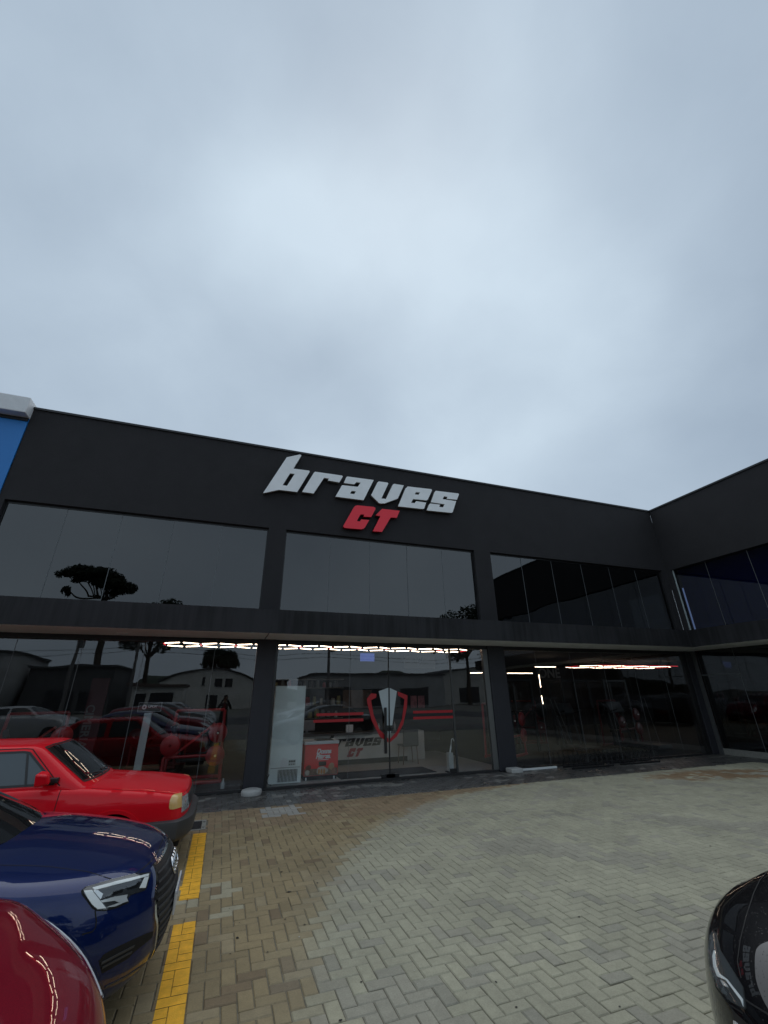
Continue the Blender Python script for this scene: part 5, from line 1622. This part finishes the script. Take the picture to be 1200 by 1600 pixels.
def make_wine(loc, rz):
    c = Car('parked_car', WINE, loc, rz)
    tag(c.root, 'wine red compact car cut off by the bottom left corner', 'car', 'cars parked along the yellow line')
    hl = c.patch('headlight', 'front', [(.56, .70), (.65, .66), (.735, .72), (.77, .80), (.775, .90), (.735, .915), (.66, .84)], 'lamp_silver', .003, .008, .03)
    c.patch('headlight_lens', 'front', [(.55, .695), (.65, .652), (.742, .715), (.777, .795), (.783, .91), (.735, .925), (.655, .85)], 'lens', .012, .012, .03, parent=hl)
    gr = c.patch('grille', 'front', [(-.40, .60), (.40, .60), (.44, .66), (-.44, .66)], 'car_trim', .003, .008, .05, mirror=False)
    c.patch('air_intake', 'front', [(-.45, .28), (.45, .28), (.50, .42), (-.50, .42)], 'car_trim', .003, .008, .05, mirror=False)
    c.patch('bumper_guard', 'front', [(.56, .25), (.74, .25), (.74, .60), (.66, .60), (.60, .45)], 'car_trim_grey', .004, .008, .05)
    c.ribbon('hood_seam', 'top', [(-.20, .56), (-.5, .64), (-1.05, .69)], .006, 'car_gap', .001)
    c.patch('windshield', 'front', [(-.64, 1.09), (.64, 1.09), (.53, 1.38), (.3, 1.42), (-.3, 1.42), (-.53, 1.38)], 'car_glass', .003, .006, .05, True, mirror=False)
    c.patch('side_window', 'right', [(-1.45, 1.10), (-2.4, 1.10), (-2.4, 1.40), (-1.95, 1.40), (-1.8, 1.36)], 'car_glass', .003, .006, .05, True)
    c.patch('rear_side_window', 'right', [(-2.5, 1.10), (-3.3, 1.10), (-3.2, 1.35), (-2.5, 1.40)], 'car_glass', .003, .006, .05, True)
    c.patch('rear_window', 'rear', [(-.5, 1.12), (.5, 1.12), (.45, 1.36), (-.45, 1.36)], 'car_glass', .003, .006, .05, True, mirror=False)
    c.patch('tail_light', 'rear', [(-.75, .75), (-.6, .75), (-.6, 1.0), (-.72, 1.0)], 'lamp_red', .004, .01)
    for sg_ in (-1, 1):
        mb = MB(); mb.cbox((-1.5, .86 * sg_, 1.12), (.10, .18, .12)); c.add(mb, 'mirror', WINE['paint'], bev=.03)
    mb = MB(); mb.box(.0, .016, -.20, .20, .45, .58); c.add(mb, 'licence_plate', 'plate', bev=.004)
    return c

# --- black car with rain drops -----------------------------------------
BLACK = dict(BLUE)
BLACK.update(paint=paint('paint_black', (0.004, 0.004, 0.005), 0.0, 0.3, drops=.35), plan=(.48, 3.4),
    top=[(.2, .62), (-.03, .67), (-.12, .74), (-.3, .81), (-.55, .87), (-.9, .925), (-1.25, .965), (-1.6, .985), (-3.6, .985), (-4.1, .985), (-4.5, .96)],
    front=[(.15, -.10), (.22, -.05), (.30, -.02), (.45, .0), (.55, -.01), (.65, -.04), (.72, -.10), (.80, -.2), (.95, -.4)], kf=.10, kt=.08)
def make_black(loc, rz):
    c = Car('parked_car', BLACK, loc, rz)
    tag(c.root, 'wet black car nosing in at the bottom right corner, rain drops on its hood', 'car')
    sedan_common(c)
    z = lambda L: [(1090 + x / 6.155, 1340 + y / 6.155) for x, y in L]
    out = [(172, 720), (140, 780), (128, 900), (140, 1060), (205, 1240), (320, 1385), (455, 1462), (468, 1440), (440, 1250), (310, 1032), (215, 880)]
    cx, cy = 300, 1110
    hl = c.patch('headlight', 'px', z([(cx + (x - cx) * 1.04, cy + (y - cy) * 1.03) for x, y in out]), 'car_gap', .0015, .006, 3.0)
    c.patch('reflector', 'px', z(out), mat('lamp_smoke', (.10, .11, .115), .25, metal=.5), .0035, .003, 3.0, parent=hl)
    c.patch('light_bar', 'px', z([(168, 905), (155, 960), (168, 1065), (200, 1150), (222, 1125), (190, 1050), (180, 960), (182, 905)]), 'lamp_white', .006, .004, 2.0, parent=hl)
    c.patch('light_bar', 'px', z([(200, 1150), (285, 1190), (430, 1385), (452, 1440), (446, 1370), (300, 1182), (222, 1125)]), 'lamp_white', .0065, .004, 2.0, parent=hl)
    c.patch('lamp_blade', 'px', z([(230, 1180), (290, 1225), (310, 1260), (260, 1240)]), 'lamp_silver', .006, .004, 2.0, parent=hl)
    c.patch('headlight_lens', 'px', z(out), 'lens', .012, .010, 3.0, parent=hl)
    gr = c.patch('grille', 'front', [(-.50, .61), (.50, .61), (.42, .40), (-.42, .40)], 'car_trim', .003, .008, .05, mirror=False)[0]
    for q in range(4):
        zz = .43 + q * .05
        c.ribbon('grille_slat', 'front', [(-.44 - q * .015, zz), (.44 + q * .015, zz)], .014, 'lamp_silver', .010, mirror=False, thick=.010, n=40, parent=gr)
    p, n_ = c.hit('front', 0, .57, c.tb)
    mb = MB(); mb.lathe([(.0, .03), (.05, .028), (.06, .015), (.06, .0)], tuple(p), 24, 'x'); c.add(mb, 'emblem', 'chrome', True)
    c.patch('air_intake', 'front', [(-.5, .24), (.5, .24), (.5, .34), (-.5, .34)], 'car_trim', .003, .008, .05, mirror=False)
    c.ribbon('hood_seam', 'front', [(-.55, .655), (0, .69), (.55, .655)], .006, 'car_gap', .001, mirror=False, n=50)
    c.ribbon('hood_edge', 'px', z([(668, 140), (600, 215), (545, 330), (470, 560), (410, 800), (385, 1000), (420, 1160)]), .005, 'car_gap', .001, n=40)
    c.ribbon('bumper_seam', 'px', z([(120, 1010), (180, 1250), (300, 1410), (440, 1500)]), .005, 'car_gap', .001, n=30)
    mb = MB(); mb.box(.006, .020, -.20, .20, .37, .48); c.add(mb, 'licence_plate', 'plate', bev=.004)
    return c

red_car = make_red((-0.17, 6.95, 0), 0)
blue_car = make_blue((-0.15, 4.15, 0), 0)
wine_car = make_wine((-0.19, 1.905, 0), 0)
black_car = make_black((1.93, 1.19, 0), math.pi)
# ------------------------------------------------------------------ what lies behind the camera and shows in the glass
def recolour(root, old, new):
    for ch in root.children:
        if ch.type == 'MESH' and any(m and m.name == old for m in ch.data.materials):
            ch.data = ch.data.copy()
            for i, m in enumerate(ch.data.materials):
                if m and m.name == old:
                    ch.data.materials[i] = new
def clone_car(src, old, col, loc, rz, label, group='cars parked across the lot'):
    o = copy_tree(src.root)
    o.location = loc; o.rotation_euler = (0, 0, rz)
    tag(o, label, 'car', group)
    recolour(o, old, paint('paint_%.3f_%.3f_%.3f' % col, col, 0.2, .35))
    return o
clone_car(wine_car, 'paint_wine', (.012, .012, .014), (-.3, -2.9, 0), 0, 'black compact car behind the camera, seen mirrored in the left bay')
clone_car(blue_car, 'paint_blue', (.30, .31, .32), (-.2, -5.6, 0), 0, 'grey sedan behind the camera, seen mirrored in the left bay')
clone_car(wine_car, 'paint_wine', (.40, .41, .42), (-.3, -8.3, 0), 0, 'silver compact car in the far row behind the camera')
clone_car(blue_car, 'paint_blue', (.60, .61, .62), (-7.2, -8.8, 0), 0, 'white sedan behind the camera, mirrored at the left edge')
clone_car(wine_car, 'paint_wine', (.50, .51, .52), (-6.6, -5.4, 0), 0, 'pale compact car beside the white sedan behind the camera')
clone_car(blue_car, 'paint_blue', (.46, .47, .48), (3.0, -8.2, 0), math.pi, 'silver sedan facing the row behind the camera')
clone_car(wine_car, 'paint_wine', (.02, .02, .022), (3.2, -5.2, 0), math.pi, 'dark compact car facing the row behind the camera')

mat('wall_cream', (.56, .56, .52), .8, var=.15, vscale=.6); mat('wall_brick', (.12, .07, .05), .85, var=.2); mat('wall_grey', (.32, .33, .33), .8, var=.2, vscale=.5)
mat('roof_tile', (.10, .07, .06), .8); mat('dark_opening', (.015, .016, .018), .3); mat('wall_dark', (.075, .077, .08), .8)
def building(name, x0, x1, y, depth, h, m, lab, openings, arch=0.0, roof='wall_dark'):
    r_ = empty(name, ((x0 + x1) / 2, y, 0)); tag(r_, lab, 'building')
    prof = [(x0, 0), (x1, 0), (x1, h)]
    if arch:
        for k in range(1, 16):
            t = k / 16; prof.append((x1 + (x0 - x1) * t, h + arch * math.sin(math.pi * t)))
    prof.append((x0, h))
    prism('wall', prof, [], y - depth, y, m, r_)
    if arch:
        mb = MB(); V = []
        for k in range(17):
            t = k / 16; xx = x1 + .3 + (x0 - x1 - .6) * t; zz = h + arch * math.sin(math.pi * t)
            V += [(xx, y + .3, zz), (xx, y - depth, zz), (xx, y + .3, zz + .18), (xx, y - depth, zz + .18)]
        mb.v = V
        for k in range(16):
            a = 4 * k; b = a + 4
            mb.f += [(a, b, b + 1, a + 1), (a + 2, a + 3, b + 3, b + 2), (a, a + 2, b + 2, b)]
        fix_normals(mb.obj('roof', roof, r_))
    else:
        mb = MB(); mb.box(x0 - .2, x1 + .2, y - depth, y + .3, h, h + .25); mb.obj('roof', roof, r_)
    for (a, b, c, d) in openings:
        mb = MB(); mb.box(a, b, y + .01, y + .05, c, d); f = mb.obj('window', 'dark_opening', r_)
        mb = MB(); mb.box(a - .08, b + .08, y + .005, y + .12, c - .1, c); mb.obj('sill', 'wall_grey', f)
    return r_
VY = lambda yv: 2 * D - yv
building('warehouse', -8.6, 3.8, VY(70), 14, 3.9, 'wall_cream', 'cream warehouse with a low arched roof across the road, mirrored in the left bay', [(-1.7, -.8, 3.2, 4.3), (-.4, .6, 3.2, 4.3), (-3.0, -2.6, 3.3, 4.6), (-2.2, -1.2, 0, 2.0)], 1.7)
building('brick_annex', 3.9, 9.0, VY(70), 10, 4.0, 'wall_brick', 'brown brick annex beside the arched warehouse', [(5, 6.2, 1, 2.2)])
building('low_house', -9.2, -4.0, VY(52), 6, 2.9, 'wall_cream', 'low cream house with a wide dark window, mirrored above the red car', [(-8.4, -7.4, .6, 2.3), (-7.0, -4.9, 1.2, 2.3)], roof='roof_tile')
building('dark_hall', -22.5, -13.2, VY(64), 12, 5.3, 'wall_dark', 'long dark hall across the road, mirrored at the left edge', [(-20, -17, .3, 2.6), (-16.5, -15, .3, 2.6)])
building('shop_block', -38, -23.2, VY(60), 12, 6.6, 'wall_grey', 'grey two storey shop block across the road, farthest left', [(-36, -33, 3.8, 5.2), (-32, -29, 3.8, 5.2), (-28, -25, 3.8, 5.2), (-36, -25, .3, 2.6)])
building('long_store', 12, 34, VY(66), 14, 4.6, 'wall_grey', 'long grey store across the road, mirrored in the door bay', [(14, 18, .3, 2.8), (20, 24, .3, 2.8), (26, 31, .3, 2.8)])
building('gabled_store', 36, 60, VY(72), 14, 5.0, 'wall_cream', 'cream store across the road on the right, mirrored beside the wing', [(40, 44, .3, 2.8), (48, 54, .3, 2.8)], 1.5)

mat('pole_concrete', (.16, .155, .15), .85, var=.1); mat('cable', (.01, .01, .01), .8)
mat('lamp_glow', (.9, .9, .8), .5, emit=(1.0, .93, .75), estr=9.0)
tops = []
def pole(x, y, h, lab, arm=True):
    r_ = empty('utility_pole', (x, y, 0)); tag(r_, lab, 'pole', 'utility poles along the road')
    mb = MB(); mb.tube([(x, y, 0), (x, y, h)], [.17, .11], 10); mb.obj('shaft', 'pole_concrete', r_)
    for z in (h - .4, h - 1.2):
        mb = MB(); mb.box(x - .06, x + .06, y - 1.0, y + 1.0, z, z + .1); mb.obj('cross_arm', 'pole_concrete', r_)
    mb = MB(); mb.lathe([(0, h - 3.0), (.24, h - 3.0), (.26, h - 2.9), (.26, h - 2.2), (.2, h - 2.1), (0, h - 2.1)], (x + .35, y, 0), 14); mb.obj('transformer', 'grey_frame', r_)
    if arm:
        mb = MB(); mb.tube([(x, y, h - 2.2), (x, y + .9, h - 1.6), (x, y + 2.0, h - 1.5)], .03, 6); mb.obj('lamp_arm', 'grey_frame', r_)
        mb = MB(); mb.cbox((x, y + 2.2, h - 1.5), (.22, .6, .10)); lh = mb.obj('lamp_head', 'grey_frame', r_)
        mb = MB(); mb.box(x - .08, x + .08, y + 2.0, y + 2.45, h - 1.575, h - 1.555); mb.obj('lamp_glass', 'lamp_glow', lh)
    tops.append((x, y, h))
yp = VY(46)
for x, h, l_ in ((-30, 9, 'concrete pole with a lit street lamp, farthest left'), (-13.0, 9, 'concrete pole with a lit street lamp left of the low house'), (-8.0, 9.5, 'tall concrete pole with a lit street lamp mirrored above the red car'), (10, 9, 'concrete pole with a lit street lamp opposite the door bay'), (30, 9, 'concrete pole with a lit street lamp on the right')):
    pole(x, yp, h, l_)
for k in range(len(tops) - 1):
    a, b = tops[k], tops[k + 1]
    for q, (dy, dz) in enumerate(((-.9, -.3), (.9, -.3), (-.6, -1.1), (0, -3.2), (0, -3.6))):
        pts = []
        for j in range(13):
            t = j / 12
            pts.append((a[0] + (b[0] - a[0]) * t, yp + dy, a[2] + (b[2] - a[2]) * t + dz - .05 * (b[0] - a[0]) * .35 * 4 * t * (1 - t)))
        mb = MB(); mb.tube(pts, .018, 5)
        o = mb.obj('power_cable', 'cable')
        tag(o, ['front top', 'rear top', 'middle', 'upper low', 'lowest'][q] + ' black cable strung between ' + ['the leftmost pair of poles', 'the poles left of the low house', 'the low house pole and the door bay pole', 'the rightmost pair of poles'][k], 'cable', 'cables between the poles')

# trees
def leaf_mat(name, col):
    m = mat(name, col, .6, var=.35, vscale=3)
    return m
leaf_mat('araucaria_leaf', (.020, .035, .016)); leaf_mat('broad_leaf', (.035, .06, .022)); mat('bark', (.06, .048, .038), .9, var=.3, vscale=6, bump=.5)
def leaves(centres, n, size, rng):
    V, F = [], []
    for (c, rx, rz_) in centres:
        k = max(8, int(n * rx * rx))
        u_ = rng.normal(size=(k, 3)); u_ /= np.linalg.norm(u_, axis=1)[:, None]
        rad = rng.random(k) ** 0.4
        P_ = np.array(c) + u_ * rad[:, None] * np.array([rx, rx, rz_])
        for p in P_:
            d = rng.normal(size=3); d /= np.linalg.norm(d); e_ = np.cross(d, rng.normal(size=3)); e_ /= np.linalg.norm(e_)
            s = size * (0.6 + rng.random())
            b = len(V)
            V += [tuple(p - d * s), tuple(p + e_ * s * .45), tuple(p + d * s), tuple(p - e_ * s * .45)]
            F.append((b, b + 1, b + 2, b + 3))
    mb = MB(); mb.v = V; mb.f = F
    return mb
def araucaria(x, y, h, spread, lab, seed):
    rng = np.random.default_rng(seed)
    r_ = empty('araucaria_tree', (x, y, 0)); tag(r_, lab, 'tree', 'trees across the road')
    mb = MB(); mb.tube([(x, y, 0), (x + .1, y, h * .5), (x, y, h * .93)], [.45, .34, .15], 10)
    cs = []
    n = 22
    for k in range(n):
        a = k * 2.4 + rng.random(); t = rng.random()
        z0 = h * (.74 + .17 * t); L_ = spread * (.55 + .45 * rng.random()) * (1.05 - .35 * t)
        ex, ey, ez = x + L_ * math.cos(a), y + L_ * math.sin(a), z0 + h * .10 + h * .07 * t
        mb.tube([(x, y, z0), (x + .5 * L_ * math.cos(a), y + .5 * L_ * math.sin(a), z0 - h * .01), (x + .85 * L_ * math.cos(a), y + .85 * L_ * math.sin(a), z0 + h * .04), (ex, ey, ez)], [.13, .10, .07, .03], 6)
        cs.append(((ex, ey, ez), 1.0 + .5 * rng.random(), .8 + .3 * rng.random()))
        cs.append(((x + .7 * L_ * math.cos(a + .2), y + .7 * L_ * math.sin(a + .2), ez + .1), .9, .7))
    cs.append(((x, y, h), 1.6, .8))
    cs.append(((x - spread * .72, y, h * .74), .55, .5))
    mb.tube([(x, y, h * .72), (x - spread * .72, y, h * .74)], [.08, .04], 6)
    mb.obj('trunk', 'bark', r_)
    leaves(cs, 190, .22, rng).obj('crown', 'araucaria_leaf', r_)
def broad_tree(x, y, h, spread, lab, seed, m='broad_leaf'):
    rng = np.random.default_rng(seed)
    r_ = empty('leafy_tree', (x, y, 0)); tag(r_, lab, 'tree', 'trees across the road')
    mb = MB(); mb.tube([(x, y, 0), (x, y, h * .6)], [.4, .2], 8)
    cs = []
    for k in range(26):
        a = rng.random() * 6.28; q = rng.random() ** .5
        zz = h * (.45 + .5 * rng.random() * (1.15 - q * .6))
        cs.append(((x + spread * q * math.cos(a), y + spread * q * math.sin(a), zz), spread * (.22 + .14 * rng.random()), spread * .22))
        if k < 9:
            mb.tube([(x, y, h * .4), cs[-1][0]], [.14, .03], 5)
    mb.obj('trunk', 'bark', r_)
    leaves(cs, 70, .26, rng).obj('crown', m, r_)
def big_araucaria():
    y = VY(70)
    rng = np.random.default_rng(3)
    r_ = empty('araucaria_tree', (-17.0, y, 0)); tag(r_, 'umbrella shaped araucaria across the road, mirrored in the first upper window', 'tree', 'trees across the road')
    mb = MB(); mb.tube([(-17, y, 0), (-16.9, y, 8), (-17.1, y, 15.6), (-17.6, y, 17.5)], [.5, .4, .28, .12], 10)
    cl = [(-21.6, 0, 19.0, 1.7, 1.05), (-23.0, .5, 18.0, 1.2, .85), (-19.2, -.5, 18.5, 1.8, 1.15), (-17.4, .4, 18.3, 1.8, 1.2), (-16.0, -.3, 17.7, 1.6, 1.1), (-15.0, .2, 16.8, 1.15, .9),
          (-20.4, .8, 17.9, 1.6, .8), (-18.4, 1.8, 18.0, 1.8, .9), (-18.8, -2.0, 18.2, 1.8, .9), (-21.8, -.6, 17.3, .8, .5), (-16.4, 1.8, 17.2, 1.5, .8), (-22.6, .2, 15.7, .7, .5), (-15.0, -1.2, 17.2, 1.1, .7), (-17.6, .9, 16.9, 1.7, 1.0), (-19.4, .6, 17.2, 1.5, .9), (-16.3, -.8, 16.4, 1.3, .9), (-20.9, -.2, 18.3, 1.6, 1.1), (-18.4, -.8, 19.2, 1.2, .6)]
    cs = []
    for (a, dy, z, rx, rz_) in cl:
        mb.tube([(-17.1, y, 14.8), ((a - 17) / 2 - .3, y + dy * .4, 14.9 + (z - 15) * .12), (a * .8 - 17 * .2, y + dy * .8, z - rz_ * .9), (a, y + dy, z)], [.13, .10, .07, .03], 6)
        for k in range(7):
            cs.append(((a + rng.normal(0, rx * .36), y + dy + rng.normal(0, rx * .36), z + rng.normal(0, rz_ * .25)), rx * .52, rz_ * .72))
    mb.obj('trunk', 'bark', r_)
    leaves(cs, 330, .17, rng).obj('crown', 'araucaria_leaf', r_)
big_araucaria()
araucaria(-3.4, VY(110), 10.6, 1.7, 'small araucaria behind the arched warehouse, the left one', 5)
araucaria(-.6, VY(110), 10.2, 1.6, 'small araucaria behind the arched warehouse, the right one', 6)
broad_tree(-11.2, VY(75), 18.2, 5.0, 'low leafy tree right of the big araucaria', 8, 'araucaria_leaf')
broad_tree(42, VY(72), 20.0, 7.5, 'big dark leafy tree mirrored at the foot of the second upper window', 9, 'araucaria_leaf')
broad_tree(49, VY(74), 21.0, 6.5, 'second dark leafy tree on the right across the road', 10, 'araucaria_leaf')
mat('hill', (.03, .042, .026), .9, var=.3, vscale=.2)
mb = MB(); V = []; n = 60
for k in range(n + 1):
    xx = -200 + 400 * k / n; hh = 7 + 3.5 * math.sin(k * .5) + 2 * math.sin(k * 1.7 + 1)
    V += [(xx, -150, -1), (xx, -150, hh * .55), (xx, -165, hh * .9), (xx, -190, hh)]
mb.v = V
for k in range(n):
    for j in range(3):
        a = 4 * k + j; mb.f.append((a, a + 4, a + 5, a + 1))
o = mb.obj('hills', 'hill', None, True); fix_normals(o); struct(o)

# ------------------------------------------------------------------ the photographer, mirrored in the left bay
def person():
    r_ = empty('person', (0.05, -.42, 0)); tag(r_, 'person in a black jacket over a red top and black trousers holding up a phone', 'person')
    def skin(name, joints, bones, radii, m, sub=2):
        me = bpy.data.meshes.new(name)
        me.from_pydata(joints, bones, [])
        o = bpy.data.objects.new(name, me); C.objects.link(o)
        me.materials.append(m)
        md = o.modifiers.new('skin', 'SKIN'); md.use_smooth_shade = True
        for v, rr_ in zip(me.skin_vertices[0].data, radii):
            v.radius = rr_ if isinstance(rr_, tuple) else (rr_, rr_)
        me.skin_vertices[0].data[0].use_root = True
        s_ = o.modifiers.new('sub', 'SUBSURF'); s_.levels = sub; s_.render_levels = sub
        dg = bpy.context.evaluated_depsgraph_get()
        me2 = bpy.data.meshes.new_from_object(o.evaluated_get(dg))
        o.modifiers.clear(); o.data = me2; me2.shade_smooth()
        return o
    X, Y = .05, -.42
    J = [(X, Y, .98), (X, Y, 1.14), (X, Y, 1.32), (X, Y + .01, 1.46), (X, Y + .02, 1.54), (X, Y + .03, 1.66), (X, Y + .03, 1.74),
         (X - .19, Y, 1.43), (X - .27, Y + .14, 1.26), (X - .13, Y + .30, 1.58), (X - .06, Y + .35, 1.68),
         (X + .19, Y, 1.43), (X + .27, Y + .14, 1.26), (X + .12, Y + .30, 1.58), (X + .03, Y + .35, 1.68),
         (X - .10, Y, .92), (X - .11, Y + .02, .50), (X - .12, Y - .01, .09), (X - .125, Y + .15, .035),
         (X + .10, Y, .92), (X + .11, Y + .02, .50), (X + .12, Y - .01, .09), (X + .125, Y + .15, .035)]
    B = [(0, 1), (1, 2), (2, 3), (3, 4), (4, 5), (5, 6), (3, 7), (7, 8), (8, 9), (9, 10), (3, 11), (11, 12), (12, 13), (13, 14), (0, 15), (15, 16), (16, 17), (17, 18), (0, 19), (19, 20), (20, 21), (21, 22)]
    RR = [(.15, .11), (.15, .11), (.17, .12), (.12, .09), .055, (.075, .095), (.07, .09), .065, .05, .04, .03, .065, .05, .04, .03, .095, .065, .045, .04, .095, .065, .045, .04]
    sk = mat('skin', (.34, .20, .14), .5); jk = mat('jacket_black', (.012, .012, .013), .7); tr_ = mat('trousers_black', (.012, .012, .014), .8); rd = mat('top_red', (.22, .012, .02), .7); hr = mat('hair_dark', (.015, .011, .009), .6)
    body = skin('body', J, B, RR, jk)
    body.data.materials.append(sk); body.data.materials.append(tr_)
    for p in body.data.polygons:
        c_ = p.center
        if c_.z > 1.525 and abs(c_.x - X) < .12 and c_.y < -.25: p.material_index = 1
        elif c_.z < .98: p.material_index = 2
    attach(body, r_)
    # red top showing between the jacket fronts
    mb = MB(); mb.add([(X - .05, Y + .125, 1.05), (X + .05, Y + .125, 1.05), (X + .065, Y + .125, 1.35), (X + .03, Y + .085, 1.47), (X - .03, Y + .085, 1.47), (X - .065, Y + .125, 1.35)], [(0, 1, 2, 3, 4, 5)])
    o = mb.obj('red_top', rd, r_); md = o.modifiers.new('s', 'SOLIDIFY'); md.thickness = .02
    # hair, nose, eyes, mouth, ears
    mb = MB(); V = []
    for i in range(9):
        th = math.pi * .62 * i / 8
        for k in range(18):
            a = 2 * math.pi * k / 18
            V.append((X + .092 * math.sin(th) * math.cos(a), Y + .01 + .108 * math.sin(th) * math.sin(a) - .012, 1.735 + .115 * math.cos(th)))
    mb.v = V
    for i in range(8):
        for k in range(18):
            if i > 3 and 1 < k < 8: continue
            mb.f.append((i * 18 + k, (i + 1) * 18 + k, (i + 1) * 18 + (k + 1) % 18, i * 18 + (k + 1) % 18))
    fix_normals(mb.obj('hair', hr, r_, True))
    mb = MB(); mb.tube([(X, Y + .115, 1.72), (X, Y + .14, 1.685), (X, Y + .115, 1.675)], [.008, .014, .008], 8); mb.obj('nose', sk, r_, True)
    for sg_ in (-1, 1):
        mb = MB(); mb.lathe([(0, -.008), (.010, -.004), (.010, .004), (0, .008)], (X + .03 * sg_, Y + .115, 1.725), 8, 'y'); mb.obj('eye', hr, r_, True)
        mb = MB(); mb.lathe([(0, -.012), (.028, -.008), (.03, .008), (0, .012)], (X + .088 * sg_, Y + .03, 1.71), 10, 'x'); mb.obj('ear', sk, r_, True)
    mb = MB(); mb.tube([(X - .022, Y + .117, 1.648), (X, Y + .124, 1.646), (X + .022, Y + .117, 1.648)], .005, 6); mb.obj('mouth', rd, r_, True)
    # hands: palm and five fingers round the phone's edges
    for sg_ in (-1, 1):
        wx, wy, wz = X - .05 + .05 * (sg_ > 0) * 2 - .0, Y + .345, 1.675
        wx = X + (-.06 if sg_ < 0 else .03)
        J2 = [(wx, wy, wz), (wx + .012 * sg_, wy + .025, wz + .045)]
        B2 = [(0, 1)]; R2 = [.024, .022]
        for q, ln in enumerate((.036, .042, .040, .032)):
            b = len(J2); zz = wz + .02 + q * .019
            J2 += [(wx + .026 * sg_, wy + .035, zz), (wx + .022 * sg_, wy + .055, zz + .004), (wx - ln * .5 * sg_, wy + .066, zz + .006)]
            B2 += [(1, b), (b, b + 1), (b + 1, b + 2)]; R2 += [.010, .009, .008]
        b = len(J2)
        J2 += [(wx - .012 * sg_, wy + .03, wz + .01), (wx - .028 * sg_, wy + .042, wz + .028)]
        B2 += [(0, b), (b, b + 1)]; R2 += [.011, .009]
        h_ = skin('hand', J2, B2, R2, sk, 1); attach(h_, r_)
    ph = empty('phone', (0, -.03, 1.66)); tag(ph, 'black phone held upright in both hands of the mirrored person', 'phone')
    mb = MB(); mb.box(-.045, .033, -.032, -.024, 1.665, 1.782); bevel(mb.obj('case', 'black_metal', ph), .003)
    mb = MB(); mb.box(-.041, .029, -.0335, -.0325, 1.672, 1.775); mb.obj('screen', 'car_glass', ph)
person()
